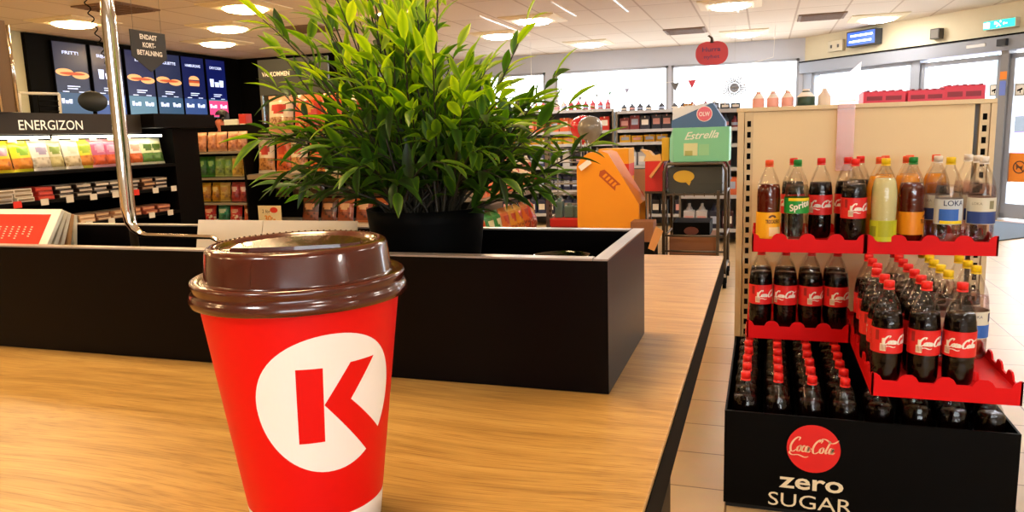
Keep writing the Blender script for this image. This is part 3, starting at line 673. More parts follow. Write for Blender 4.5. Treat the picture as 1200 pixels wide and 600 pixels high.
# layer 2
Z2 = .482
for c_i in range(4):
    for r_i in range(2):
        bottle('coke', -.001+.0965*c_i, 3.235+.105*r_i, Z2, 'red label cola bottle on the left middle tray, %s row, %s' % (ORD[r_i], COLN[c_i] if c_i < 3 else 'fourth from left'), 'bottle', 'cola bottles on the left middle tray', (0, -35, 15, -5)[c_i]+rb_.uniform(-6, 6))
for r_i in range(7):
    for c_i in range(4):
        if c_i == 2 and r_i == 1: continue
        if c_i == 0 and r_i > 5: continue
        if c_i == 3 and r_i < 3: continue
        if (c_i == 3 and r_i > 5): continue
        kind = 'coke' if c_i < 2 or (c_i == 2 and r_i == 0) else 'lokay'
        x = .3885+.103*c_i; y = 2.60+.106*r_i
        lab = ('red capped cola bottle' if kind == 'coke' else 'yellow capped water bottle')+' on the right middle tray, %s row, %s' % (ORD[r_i], ['leftmost column', 'second column', 'third column', 'right column'][c_i])
        bottle(kind, x+rb_.uniform(-.004, .004)+(-.012 if (c_i, r_i) == (0, 2) else 0), y, Z2, lab, 'bottle', 'bottles on the right middle tray', (0 if kind == 'coke' else 30)+rb_.uniform(-12, 12)+((-45) if (c_i, r_i) == (2, 0) else 0))
# layer 3
Z3 = .842; g3 = 'mixed soda bottles on the top tray'
for kind, x, y, lab, rz in (
        ('troc', .022, 3.22, 'amber soda bottle with yellow label and orange-red cap, far left front of the top tray', 10),
        ('sprite', .128, 3.21, 'green label lemon-lime soda bottle with green cap on the top tray', 8),
        ('coke', .335, 3.19, 'cola bottle with barcode on its red label, front row of the top tray', 0),
        ('coke', .222, 3.32, 'cola bottle standing in the gap behind the green label bottle on the top tray', -30),
        ('coke', .118, 3.36, 'cola bottle half hidden behind the green label bottle on the top tray', 60),
        ('coke', .325, 3.36, 'cola bottle directly behind the front cola bottle on the top tray', 80),
        ('pale', .440, 3.18, 'cloudy pale lemon bottle with lime label and yellow cap on the top tray', -8),
        ('coke', .380, 3.44, 'cola bottle with dark cap seen left behind the cloudy lemon bottle', 30),
        ('trocg', .545, 3.25, 'amber soda bottle with orange label and green cap on the top tray', 60),
        ('loka', .660, 3.19, 'mineral water bottle with blue label and yellow cap on the top tray', 5),
        ('lokaw', .770, 3.20, 'mineral water bottle with white cap at the right front corner of the top tray', 0),
        ('lokaw', .775, 3.31, 'white capped water bottle, second in the right column of the top tray', 20),
        ('lokaw', .768, 3.42, 'white capped water bottle, last in the right column of the top tray', 50),
        ('lokaw', .645, 3.33, 'mineral water bottle with white cap behind the blue label water bottle', -20),
        ('orange', .440, 3.33, 'orange soda bottle behind the cloudy lemon bottle, nearer one', 0),
        ('orange', .474, 3.445, 'orange soda bottle behind the cloudy lemon bottle, farther one', 0),
        ('orange', .540, 3.355, 'orange soda bottle with orange-red cap behind the orange label bottle, nearer one', 0),
        ('orange', .566, 3.46, 'orange soda bottle with orange-red cap behind the orange label bottle, farther one', 0),
        ('orange', .662, 3.46, 'orange soda bottle at the back behind the white capped water bottle', 0)):
    bottle(kind, x, y, Z3, lab, 'bottle', g3, rz)

# red crates/trays
TRAY = mat('tray_red_plastic', '#dc060c', .5, spec=.2)
def tray(x0, x1, y0, y1, z, label, ncol, nrow, posts=False):
    m = MB(); h = .012
    m.box(x0+.0062, x1-.0062, y0+.0062, y1-.0062, z, z+h)
    w = (x1-x0)/ncol; d = (y1-y0)/nrow
    def wallprof(L, n, lo=.028, hi=.050):
        pts = [(0, -.024)]; st = L/n
        pts.append((0, hi))
        for k in range(n):
            c = st*(k+.5); a = st*.28
            pts += [(c-a-.012, hi), (c-a, hi-.008), (c-a+.008, lo), (c+a-.008, lo), (c+a, hi-.008), (c+a+.012, hi)]
        pts += [(L, hi), (L, -.024)]
        return pts
    for yy in (y0, y1-.006): m.prism(wallprof(x1-x0, ncol), lambda a, b, c: (x0+a, yy+c, z+b), .006)
    for xx in (x0, x1-.006): m.prism(wallprof(y1-y0, nrow), lambda a, b, c: (xx+c, y0+a, z+b), .006)
    # posts between the bottles
    for i in range(ncol-1, ncol) if posts else ():
        for j in range(1, nrow):
            m.M = Matrix.Translation((x0+i*w, y0+j*d, z+h)); m.lathe([(.016, 0), (.012, .026), (.009, .029), (0, .029)], 8, cap=False); m.M = Matrix()
    for i in range(ncol):
        for j in range(nrow):
            m.M = Matrix.Translation((x0+(i+.5)*w, y0+(j+.5)*d, z-.004)); m.lathe([(.020, 0), (.020, .004)], 10, cap=True); m.M = Matrix()
    o = m.build('bottle_tray', TRAY); tag(o, label, 'bottle tray', 'red plastic bottle trays of the drinks display'); return o
tray(-.052, .338, 3.155, 3.49, Z2-.0125, 'short red plastic tray on the left between the lower and middle bottles', 4, 3)
tray(.340, .754, 2.535, 3.00, Z2-.0125, 'red plastic tray at the front right, carrying cola and water bottles', 4, 4, True)
tray(.340, .754, 3.003, 3.49, Z2-.0125, 'red plastic tray behind the front right tray, half under the top tray', 4, 4)
tray(-.038, .376, 3.14, 3.50, Z3-.0125, 'top left red plastic tray under the yellow and green label bottles', 4, 3)
tray(.378, .820, 3.14, 3.50, Z3-.0125, 'top right red plastic tray under the lemon and water bottles', 4, 3)
# the black display box
bx = empty('display_box', (.33, 3.0, 0))
BOXM = mat('black_carton', '#020202', .5, spec=.08)
def bpanel(nm, x0, x1, y0, y1, z0, z1, mats=BOXM):
    m = MB(); m.box(x0-.33, x1-.33, y0-3.0, y1-3.0, z0, z1); return m.build(nm, mats, bx)
fr = bpanel('front_panel', -.108, .762, 2.545, 2.552, .02, .352)
bpanel('side_panel', -.108, -.101, 2.552, 3.51, .02, .352); bpanel('side_panel', .755, .762, 2.552, 3.51, .02, .352); bpanel('back_panel', -.108, .762, 3.51, 3.517, .02, .352); bpanel('floor_panel', -.101, .755, 2.552, 3.51, .118, .1305)
m = MB(); m.box(-.43, .42, -.44, .5, 0, .02); 
for k in range(3): m.box(-.43+.35*k, -.28+.35*k, -.44, .5, .02, .118)
m.build('pallet', mat('black_pallet', '#0c0a08', .7), bx)
BZR = mat('print_red', '#e01616', .45)
m = MB(); f = lambda a, b: (a-.33, 2.5443-3.0, b)
cx_, cz_ = .176, .243; rc_ = .083
m.prism([(cx_+rc_*math.cos(k*PI/24), cz_+rc_*math.sin(k*PI/24)) for k in range(48)], lambda a, b, c: (a-.33, 2.5447-3.0-c, b), .0006)
cola_script(m, lambda a, b: (cx_+a-.33, 2.5436-3.0, cz_+b*1.12+.004), .148, 1, sub=6, w=.042)
o = m.build('round_logo', [BZR, mat('logo_cream', '#f3c9a4', .5)], fr)
m = MB()
put_text(m, 'zero', lambda a, b: (cx_-.004+a-.33, 2.5443-3.0, .098+b), .058, 0, bold=.018, width=.200)
put_text(m, 'SUGAR', lambda a, b: (cx_-.006+a-.33, 2.5443-3.0, .030+b), .050, 0, width=.262)
m.build('lettering', CREAM, fr)
tag(bx, 'black cardboard display box with red round logo and zero sugar lettering, full of bottles', 'display box')

# ------------------------------------------------------------------ gondola behind the drinks
gd = empty('gondola_shelf_unit', (.37, 4.2, 0)); GBOARD = mat('beige_back_board', '#f2deb0', .6, vary=.04, vs=4); GPOST = mat('beige_steel_post', '#dcc79c', .45, metal=.1)
m = MB(); m.box(-.455, .455, -.58, -.56, .02, 1.365); m.box(-.455, .455, -.0, .02, .02, 1.355); m.build('back_board', GBOARD, gd)
m = MB(); m.box(-.49, .53, -.6, .6, 1.366, 1.385, b=.003); m.build('top_board', mat('top_board_cream', '#e9d6ac', .5), gd)
def post(x, y, holes_front=True, depth=.03):
    m = MB(); m.box(x-.018, x+.018, y, y+depth, 0, 1.366)
    for k in range(26): z = .10+k*.048; m.box(x-.008, x+.008, y-.0015, y, z, z+.026, 1)
    m.build('perforated_post', [GPOST, BLACKM], gd)
post(-.436, -.592); post(.490, -.592)
m = MB(); m.box(-.485, -.457, -.6, .6, .02, 1.366); m.build('side_board', GPOST, gd)
m = MB(); m.box(.51, .53, -.6, .6, .02, 1.366); m.build('side_board', GPOST, gd)
m = MB(); m.box(-.455, .455, -.55, .55, 0, .1); m.build('base_plinth', GREYSTEEL, gd)
for z in (.4, .75, 1.08):
    m = MB(); m.box(-.45, .45, .03, .5, z, z+.025); m.build('shelf', GPOST, gd)
tag(gd, 'beige gondola shelving unit with perforated posts behind the drinks display', 'shelf unit')
# plastic sleeve hanging on the gondola
SL = clear_mat('milky_plastic', (.86, .62, .5), .1, .3)
m = MB(); m.box(.298, .368, 3.595, 3.597, 1.10, 1.40)
s_ = m.build('plastic_sleeve', SL)
m = MB(); m.prism([(.298, 1.395), (.375, 1.395), (.385, 1.56), (.292, 1.475)], lambda a, b, c: (a, 3.5965+c, b), .003)
m.build('top_flap', mat('milky_white_flap', '#fbfaf8', .4, trans=.75), s_)
tag(s_, 'narrow translucent plastic sleeve with white flap on the beige gondola', 'plastic sleeve')
# goods on gondola top
def box_thing(nm, w, d, h, mats, loc, rz, label, cat, group=None, extra=None, bev=.003):
    m = MB(); m.box(-w/2, w/2, -d/2, d/2, 0, h, b=bev)
    if extra: extra(m)
    o = m.build(nm, mats); o.location = loc; o.rotation_euler = (0, 0, R(rz)); tag(o, label, cat, group); return o
RC = mat('crate_pink_red', '#d83050', .45); RCD = mat('crate_dark', '#8a1c34', .5); GT = 1.3855
for i, (x, w, rz, h) in enumerate(((.50, .17, 0, .052), (.665, .15, 1, .050), (.815, .155, -2, .062))):
    def ex(m, w=w, h=h):
        for k in range(2): m.box(-w*.42+k*w*.45, -w*.05+k*w*.45, -.1015, -.1, h*.25, h*.6, 1)
        for k in range(5): m.box(-w/2+.012+k*w/5.2, -w/2+.026+k*w/5.2, -.1, .1, h-.0005, h+.006, 1)
    box_thing('red_crate', w, .2, h, [RC, RCD], (x, 3.85+.0*i, GT), rz, ['flat red crate on the gondola top, left one of three', 'flat red crate on the gondola top, middle one of three', 'flat red crate on the gondola top, right and slightly taller one'][i], 'crate', 'red crates on the gondola top', ex)
WC = mat('pack_white', '#f0e6e2', .4); PK = mat('pack_pink', '#e8a8a0', .4); DK = mat('pack_dark_green', '#2b4a40', .4)
for i, (x, c) in enumerate(((-.03, PK), (.035, PK), (.10, PK), (.18, DK), (.26, WC))):
    m = MB(); w = .028 if c is not DK else .04
    m.lathe([(w*.8, 0), (w, .004), (w, .045), (w*.5, .066), (w*.38, .072), (w*.38, .08), (0, .08)], 16, mis=[0, 0, 1, 0, 1, 1]); o = m.build('small_jar', [c, WC]); o.location = (x, 3.84, GT)
    tag(o, ['small pink and white jar on the gondola top, leftmost', 'small pink and white jar on the gondola top, second from left', 'small pink and white jar on the gondola top, third from left', 'dark green jar on the gondola top beside the pink ones', 'white jar on the gondola top next to the plastic sleeve'][i], 'jar', 'jars on the gondola top')

# ------------------------------------------------------------------ snack bags
BM = {}
def bag_mesh(key, w, h, th, mats, shape='logo'):
    nx, nz = 10, 12; vs = []; fs = []; mi = []
    rnd = random.Random(hash(key) % 99)
    for side in (1, -1):
        for j in range(nz+1):
            for i in range(nx+1):
                u, v = i/nx, j/nz
                e = max(0, min(1, (v-.06)/.12))*max(0, min(1, (.94-v)/.12)); e = e**.6
                bul = math.sin(PI*u)**.55*e
                wob = 1+.18*math.sin(9*u+5*v+len(key))*math.sin(7*v+2)
                xx = (u-.5)*w*(1-.07*e)
                vs.append((xx, -side*bul*th/2*wob*1.0 - side*.0008, v*h))
    n1 = (nx+1)*(nz+1)
    for s in (0, 1):
        for j in range(nz):
            for i in range(nx):
                a = s*n1+j*(nx+1)+i; f = (a, a+1, a+nx+2, a+nx+1)
                fs.append(f if s == 0 else f[::-1]); u, v = (i+.5)/nx, (j+.5)/nz
                k = 0
                if v > .86 or v < .07: k = 1
                elif ((u-.5)/.34)**2+((v-.64)/.13)**2 < 1: k = 2
                elif v < .42: k = 3
                mi.append(k)
    me = bpy.data.meshes.new('snack_bag'); me.from_pydata(vs, [], fs); me.update()
    for m in mats: me.materials.append(m)
    me.polygons.foreach_set('material_index', mi); me.polygons.foreach_set('use_smooth', [True]*len(fs)); return me
def bagset(key, cols, w, h, th):
    ms = [mat('bag_%s_main' % key, cols[0], .3, coat=.4, bump=.4, vs=30), mat('bag_%s_seal' % key, cols[1], .35, coat=.3), mat('bag_%s_logo' % key, cols[2], .35, coat=.3), carton_print_mat('bag_%s_picture' % key, cols[3], cols[4], 45)]
    return bag_mesh(key, w, h, th, ms)
def bag(me, loc, rz, tilt, label, group, cat='snack bag', name='snack_bag'):
    o = bpy.data.objects.new(name, me); C.objects.link(o); o.location = loc; o.rotation_mode = 'ZXY' if False else 'XYZ'
    o.matrix_world = Matrix.Translation(loc) @ Matrix.Rotation(R(rz), 4, 'Z') @ Matrix.Rotation(R(tilt), 4, 'X')
    tag(o, label, cat, group); return o

# ENERGIZON wall fixture at left (faces +X)
FX = -3.6
en = empty('confectionery_shelf_unit', (FX, 3.2, 0)); DB = mat('dark_brown_fixture', '#050303', .55, spec=.1)
def enbox(nm, x0, x1, y0, y1, z0, z1, mats=DB, par=None, mi=0):
    m = MB(); m.box(x0, x1, y0-3.2, y1-3.2, z0, z1); return m.build(nm, mats, par or en)
enbox('back_board', -.62, -.60, 1.6, 4.2, 0, 1.48); enbox('end_panel', -.6, 0, 3.97, 4.2, 0, 1.40); enbox('plinth', -.6, 0.02, 1.6, 3.97, 0, .12)
sg = enbox('header_sign', -.1, .0, 1.6, 3.72, 1.375, 1.485, mat('sign_dark_brown', '#2a241c', .55))
m = MB(); put_text(m, 'ENERGIZON', lambda a, b: (.0012, a+3.105-3.2, b+1.398), .052, 0, width=.385, bold=.005); m.build('lettering', mat('sign_letter_cream', '#efe8d4', .5, emit='#efe8d4', es=.35), sg)
enbox('hood', -.6, .09, 3.73, 4.27, 1.405, 1.49, DB)
for i, z in enumerate((1.185, 1.035, .885, .62, .35)):
    s = enbox('shelf', -.55, .0, 1.6, 3.97, z-.022, z-.004, DB)
    if i in (1, 2):
        for k in range(9):
            y = 2.62+k*.155+.05*(i % 2); m = MB(); m.box(.001, .004, y-3.2, y+.045-3.2, z-.030, z+.004)
            m.build('price_tag', [BR if (i == 1 and k in (1, 6)) else mat('price_tag_white', '#e6e2d6', .5)], s)
for k in range(8):
    y = 2.80+k*.125; m = MB(); m.box(-.075, -.073, y-.025-3.2, y+.025-3.2, 1.336, 1.353); m.build('hanging_price_tag', mat('price_tag_cream', '#e0d8c0', .5), en)
tag(en, 'black confectionery shelf unit with ENERGIZON header sign at left', 'shelf unit')
for i, (y0, y1) in enumerate(((2.0, 3.10), (3.14, 3.90))):
    m = MB(); m.box(FX-.05, FX-.02, y0, y1, 1.352, 1.366); tag(m.build('tube_light', emis('tube_glow', '#fff4d8', 5)), ['left white tube light under the header sign', 'right white tube light under the header sign, behind the chrome pole'][i], 'tube light', 'tube lights under the header sign')
EB = [('yo', ['#f0d018', '#f4e030', '#c79ab0', '#e08a18', '#b05a10'], 'yellow snack bag with lilac logo'),
      ('yo', None, 'yellow snack bag with lilac logo'),
      ('yg', ['#ece020', '#f2ea3a', '#8ab818', '#d98a20', '#c06a18'], 'wide yellow bag with green logo'),
      ('w', ['#e8e4da', '#f2eee4', '#a89ab4', '#cfc6b0', '#9a9078'], 'small white bag with grey-lilac print'),
      ('bg', ['#dcd6a8', '#efe9cc', '#8aa040', '#cbbf80', '#a89850'], 'beige bag with green round print'),
      ('wb', ['#efe8d4', '#f6f0e4', '#e0d8b8', '#d8c8a0', '#a08858'], 'white and beige bag'),
      ('yg2', ['#d8d830', '#e8e058', '#9ab020', '#d88828', '#b85a18'], 'yellow-green bag with orange bottom'),
      ('po', ['#c05a80', '#e8a8b8', '#d890a8', '#d85a28', '#a83a18'], 'pink bag with orange nuts'),
      ('po', None, 'pink bag with orange nuts'),
      ('wo', ['#f0dcd0', '#f6ecdf', '#e8a890', '#d86a30', '#a84418'], 'white bag with orange pieces'),
      ('wo', None, 'white bag with orange pieces'),
      ('kw', ['#dfe4b0', '#eef0d0', '#4a6a18', '#5a8a38', '#3a5a20'], 'white bag with green kiwi print'),
      ('kw', None, 'white bag with green kiwi print')]
ys = [2.80, 2.925, 3.055, 3.155, 3.245, 3.35, 3.44, 3.525, 3.62, 3.72, 3.80, 3.875, 3.935]
ys = [2.74, 2.85, 2.975, 3.075, 3.165, 3.27, 3.36, 3.45, 3.545, 3.64, 3.725, 3.815, 3.895]
for i, (k, cols, nm) in enumerate(EB):
    if k not in BM: BM[k] = bagset(k, cols, .115 if k != 'yg' else .135, .165, .05)
    bag(BM[k], (FX-.07+.01*(i % 2), ys[i], 1.183), 90+random.uniform(-8, 8), -12, nm+' under the ENERGIZON sign, %s from left' % ['first', 'second', 'third', 'fourth', 'fifth', 'sixth', 'seventh', 'eighth', 'ninth', 'tenth', 'eleventh', 'twelfth', 'thirteenth'][i], 'snack bags under the header sign')
# flat packs on lower shelves
def flatpack(me_name, cols):
    pass
CHO = [('#e4dccb', '#8a7a60', 'cream'), ('#b02418', '#d84a30', 'red'), ('#20120c', '#d8cfc0', 'dark brown'), ('#241610', '#c8beb0', 'dark brown'), ('#1c100a', '#e6dccc', 'dark brown'), ('#3a2015', '#d8b890', 'brown'), ('#5a3a28', '#c8a078', 'brown'), ('#5a1a12', '#c88a58', 'dark red')]
def packmesh(c, t, w, d, h):
    m = MB(); m.box(-w/2, w/2, -d/2, d/2, 0, h, b=.002); m.box(-w/2+.006, w/2-.006, -d/2-.0006, -d/2, h*.25, h*.75, 1); m.box(-w/2+.008, w/2-.008, -d/2+.01, d/2-.012, h, h+.0006, 1)
    return m
NTH = ['first', 'second', 'third', 'fourth', 'fifth', 'sixth', 'seventh', 'eighth', 'ninth', 'tenth', 'eleventh', 'twelfth', 'thirteenth', 'fourteenth', 'fifteenth', 'sixteenth', 'seventeenth', 'eighteenth', 'nineteenth', 'twentieth', 'twenty-first', 'twenty-second', 'twenty-third', 'twenty-fourth']
rp = random.Random(8)
for row, (z, pal) in enumerate(((1.033, [0, 0, 1, 2, 3, 4, 2, 3, 6, 3, 5, 5]), (.883, None))):
    y = 2.80
    for i in range(10):
        if row == 0: c, t, nm = CHO[pal[i]]
        else: c, t, nm = [('#6a2a20', '#c08a70', 'dark red'), ('#3a241a', '#b09878', 'brown'), ('#2a7a78', '#9ad0c8', 'teal'), ('#246a6a', '#8cc8c0', 'teal'), ('#c8a078', '#e8d0b0', 'tan'), ('#7a5038', '#d8b890', 'brown'), ('#b88860', '#e0c8a0', 'tan'), ('#a86a48', '#e0a880', 'copper'), ('#9a4a38', '#d89a70', 'copper'), ('#8a4a38', '#d09070', 'copper')][i]
        nst = 3 if row == 0 else 2
        for q in range(nst):
            h = .022
            o = packmesh(c, t, .098, .16, h).build('chocolate_pack', [mat('pack_%s' % c.strip('#'), c, .35, coat=.3), mat('packprint_%s' % t.strip('#'), t, .4)])
            o.matrix_world = Matrix.Translation((FX-.10+rp.uniform(-.012, .012), y+rp.uniform(-.004, .004), z-.003+q*(h+.0015))) @ Matrix.Rotation(R(90+rp.uniform(-7, 7)), 4, 'Z')
            tag(o, '%s chocolate pack, %s shelf under the bags, %s pile from left, %s' % (nm, ['upper', 'lower'][row], NTH[i], ['bottom', 'middle', 'top'][q] if nst == 3 else ['bottom', 'top'][q]), 'chocolate pack', 'flat packs under the snack bags')
        y += .118
# things standing on the energy unit
m = MB()
for a, b in (((3.24, 1.487), (3.245, 1.61)), ((3.245, 1.61), (3.50, 1.615)), ((3.50, 1.615), (3.495, 1.487))): m.tube([(FX-.35, a[0], a[1]), (FX-.35, b[0], b[1])], .008, 8)
for k in range(3): m.tube([(FX-.35, 3.36, 1.51+k*.03), (FX-.35, 3.50, 1.515+k*.03)], .003, 6, 1)
m.tube([(FX-.35, 3.36, 1.487), (FX-.35, 3.36, 1.60)], .004, 6, 1)
m.box(FX-.42, FX-.28, 3.23, 3.51, 1.481, 1.487)
o = m.build('wire_stand', [mat('white_wire', '#e8e4d8', .4), BLACKM]); o.location = (0, -.02, 0)
tag(o, 'white wire stand on the shelf unit behind the ENERGIZON sign', 'wire stand')
r = empty('round_sign', (FX-.12, 3.50, 1.486))
m = MB(); m.M = Matrix.Translation((0, 0, .075)) @ Matrix.Rotation(PI/2, 4, 'Y'); m.lathe([(0, -.006), (.10, -.006), (.105, 0), (.10, .006), (0, .006)], 32, cap=False); d_ = m.build('disc', mat('dark_olive_disc', '#23261f', .5), r); d_.scale = (1, 1, .56); d_.location = (0, 0, .035)
m = MB(); m.tube([(0, 0, 0), (0, 0, .04)], .006, 8); m.box(-.03, .03, -.03, .03, 0, .004); m.build('foot', BLACKM, r)
tag(r, 'dark oval sign on a short foot left of the chrome pole', 'sign')
# left upright post of a display
r = empty('display_post', (FX, 2.86, 0))
m = MB(); m.box(-.02, .02, -.035, .035, 1.486, 1.93); m.build('post', mat('bronze_post', '#6a5030', .4, metal=.3), r)
for y in (-.045, .045):
    m = MB(); m.tube([(.02, y, 1.486), (.02, y, 1.91)], .009, 10); m.build('rail', CHROME, r)
tag(r, 'bronze post with chrome rails at the far left edge on the shelf unit', 'post')

# coiled cord from the ceiling
m = MB(); pts = []
for k in range(420):
    t_ = k/419; ang = t_*2*PI*26; z = 2.74-t_*1.15; y = 2.62+.34*t_; pts.append((-3.0+.009*math.cos(ang), y+.009*math.sin(ang), z))
m.tube(pts, .0028, 5); tag(m.build('coiled_cord', BLACKM), 'thin black coiled cord hanging from the ceiling left of the chrome pole', 'cord')

# ------------------------------------------------------------------ menu screens on left wall
SX = XL+.02
m = MB(); m.box(XL+.001, XL+.06, 7.35, 11.45, 1.2, CH-.01); struct(m.build('trim_7', BLACKM))
def food(m, y, z, s, kind):
    X = SX+.083
    if kind == 'hotdog':
        for dy in (-.3, .32): m.prism([(y+s*(dy+.34*math.cos(a*PI/8)), z+s*(.12*math.sin(a*PI/8)-dy*.12)) for a in range(16)], lambda a, b, c: (X+c, a, b), .002, 2)
        m.prism([(y+s*(.5*math.cos(a*PI/8)), z+s*(.05*math.sin(a*PI/8))) for a in range(16)], lambda a, b, c: (X+.003+c, a, b), .001, 3)
    if kind == 'burger':
        m.prism([(y+s*.3*math.cos(a*PI/8), z+s*(.12+.16*math.sin(a*PI/8))) for a in range(9)], lambda a, b, c: (X+c, a, b), .002, 2)
        m.prism([(y-s*.3, z), (y+s*.3, z), (y+s*.3, z+.09*s), (y-s*.3, z+.09*s)], lambda a, b, c: (X+c, a, b), .002, 3)
        m.prism([(y-s*.27, z-.12*s), (y+s*.27, z-.12*s), (y+s*.3, z), (y-s*.3, z)], lambda a, b, c: (X+c, a, b), .002, 2)
    if kind == 'cups':
        for k, (dy, w, h) in enumerate(((-.3, .12, .32), (0, .14, .2), (.28, .13, .28))):
            m.prism([(y+s*(dy-w*.8), z-.1*s), (y+s*(dy+w*.8), z-.1*s), (y+s*(dy+w), z+(h-.1)*s), (y+s*(dy-w), z+(h-.1)*s)], lambda a, b, c: (X+c, a, b), .002, 1)
SCT = ['FRITT!', 'SMÖRGÅS', 'FAVORIT', 'KORV', 'HAMBURGARE', 'FIKA', 'DRYCK']
kinds = ['hotdog', 'cups', 'hotdog', 'hotdog', 'burger', 'cups']
y = 7.72
scol = ['#101830', '#0c1230', '#141a3c', '#18203c', '#0c1440', '#0a1248']
MW = mat('screen_text', '#c8d8ff', .5, emit='#c8d8ff', es=.7); MBU = mat('screen_bun', '#d89a60', .5, emit='#d8a070', es=.6); MRD = mat('screen_filling', '#a84a28', .5, emit='#a04020', es=.6)
TXT2 = ['FRITT!', 'ERBJUDANDE', 'KORV', 'BAGUETTE', 'HAMBURGARE', 'DRYCKER']
wpos = [(7.68, 8.22), (8.27, 8.81), (8.86, 9.40), (9.42, 9.96), (9.98, 10.50), (10.54, 11.02)]
for i, (y0, y1) in enumerate(wpos):
    r = empty('menu_screen', (SX+.06, (y0+y1)/2, 1.75)); yc = (y0+y1)/2
    T_ = Matrix.Translation((-(SX+.06), -yc, -1.75))
    m = MB(); m.M = T_; m.box(SX+.041, SX+.08, y0, y1, 1.72, 2.68); m.build('casing', BLACKM, r)
    c = srgb(scol[i]); sm_ = mat('screen_glow_%d' % i, scol[i], .3, emit=scol[i], es=.8)
    m = MB(); m.M = T_; m.box(SX+.0801, SX+.082, y0+.012, y1-.012, 1.73, 2.67, 0)
    m.box(SX+.0822, SX+.0826, y0+.012, y1-.012, 1.73, 2.02, 4)
    f = lambda a, b: (SX+.0835, a, b)
    put_text(m, TXT2[i], lambda a, b: f(yc+a, 2.52+b), .042, 1, bold=.02, width=min(.34, .042*len(TXT2[i])))
    food(m, yc, 2.27, .40, kinds[i])
    for k in range(2): m.box(SX+.083, SX+.0835, yc-.1, yc+.1-.04*k, 2.10-.03*k, 2.112-.03*k, 1)
    for k in (-.13, .12):
        m.box(SX+.083, SX+.0835, yc+k-.05, yc+k+.05, 2.03, 2.04, 1); food(m, yc+k, 1.90, .2, 'cups')
    if i == 5: m.box(SX+.083, SX+.0836, y0+.012, y1-.012, 1.74, 2.0, 5)
    m.build('screen', [sm_, MW, MBU, MRD, mat('screen_low_%d' % (i % 3), '#27406a', .4, emit=['#1c3a50', '#24386a', '#50707a'][i % 3], es=.9), mat('screen_pink', '#c83a6a', .4, emit='#c83a6a', es=1)], r)
    tag(r, ['portrait menu screen reading FRITT, leftmost on the wall', 'portrait menu screen second from left, with cups and bread', 'portrait menu screen partly behind the chrome pole', 'portrait menu screen below the hanging card payment sign', 'portrait menu screen with a burger, left of the last one', 'rightmost portrait menu screen with a pink lower panel'][i], 'menu screen', 'menu screens on the left wall')
# hanging payment sign
def hang_sign():
    r = empty('hanging_sign', (-4.2, 4.485, 1.84))
    m = MB(); w = .165; zt = .262
    m.prism([(-w, zt), (w, zt), (w, .08), (0, -.02), (-w, .08)], lambda a, b, c: (c, a, b), .006); p = m.build('panel', DGREY, r)
    m = MB(); f = lambda a, b: (.0075, a, b)
    for k, (s, wd) in enumerate((('ENDAST', .16), ('KORT-', .12), ('BETALNING', .235))): put_text(m, s, lambda a, b: f(a, b+.205-.055*k), .034, 0, bold=.03, width=wd)
    m.build('lettering', WHITE, p)
    for y in (-.13, .13):
        m = MB(); m.tube([(0.003, y, zt), (.003, y+.02, 2.75-1.84)], .0015, 5); m.build('hanging_wire', STEEL, r)
    tag(r, 'dark pennant sign reading ENDAST KORTBETALNING hanging over the fixture', 'sign')
hang_sign()
# glass welcome sign
r = empty('welcome_sign', (-5.4, 8.0, 1.7))
m = MB(); m.box(-.47, .50, 0, .03, .16, .58); p = m.build('panel', mat('sign_grey', '#3a3d3c', .5), r)
m = MB(); put_text(m, 'VÄLKOMMEN', lambda a, b: (a-.225, -.002, b+.38), .055, 0, width=.39, bold=.02); m.build('lettering', WHITE, p)
m = MB(); m.box(-.44, .47, .004, .026, -.35, .16); m.build('glass_panel', clear_mat('sign_glass', (.45, .5, .5), .12, .05), r)
for x in (-.455, .485):
    m = MB(); m.box(x-.012, x+.012, 0, .03, -1.7, .16); m.build('leg', STEEL, r)
tag(r, 'dark grey welcome sign reading VÄLKOMMEN behind the chips', 'sign')

# ------------------------------------------------------------------ checkout counter, cashier
r = empty('checkout_counter', (-6.4, 8.0, 0))
m = MB(); m.box(-1.3, .45, -.35, .35, 0, 1.02); m.build('counter_body', BLACKM, r)
m = MB(); m.box(-1.35, .48, -.4, .4, 1.02, 1.06, b=.005); m.build('counter_top', BLACK, r)
tag(r, 'black checkout counter in front of the cashier', 'counter')
def top_item(nm, x, w, h, cols, lb, cat, y=7.85):
    m = MB(); m.box(-w/2, w/2, -.06, .06, 0, h, b=.004); m.box(-w*.4, w*.4, -.0612, -.06, h*.55, h*.8, 1); o = m.build(nm, cols); o.location = (x, y, 1.061); tag(o, lb, cat)
top_item('white_carton', -6.17, .2, .52, [mat('carton_white', '#d9e0d8', .5), mat('carton_green_print', '#5f8a7c', .5)], 'white carton on the counter between cashier and chips', 'carton')
top_item('cigarette_carton', -6.0, .1, .58, [mat('carton_red', '#b82a20', .5), WHITE], 'narrow red and white carton on the counter', 'carton')
top_item('card_terminal', -6.38, .1, .38, [mat('terminal_grey', '#2c3844', .4), mat('terminal_screen', '#7f9cb4', .3, emit='#7f9cb4', es=.5)], 'grey card terminal with pale screen on the counter', 'card terminal')
SKIN = mat('skin', '#b8674a', .55, vary=.05, vs=12); HAIR = mat('dark_hair', '#0d0706', .6); SHIRT = mat('dark_shirt', '#141416', .8); TRS = mat('dark_trousers', '#101114', .8)
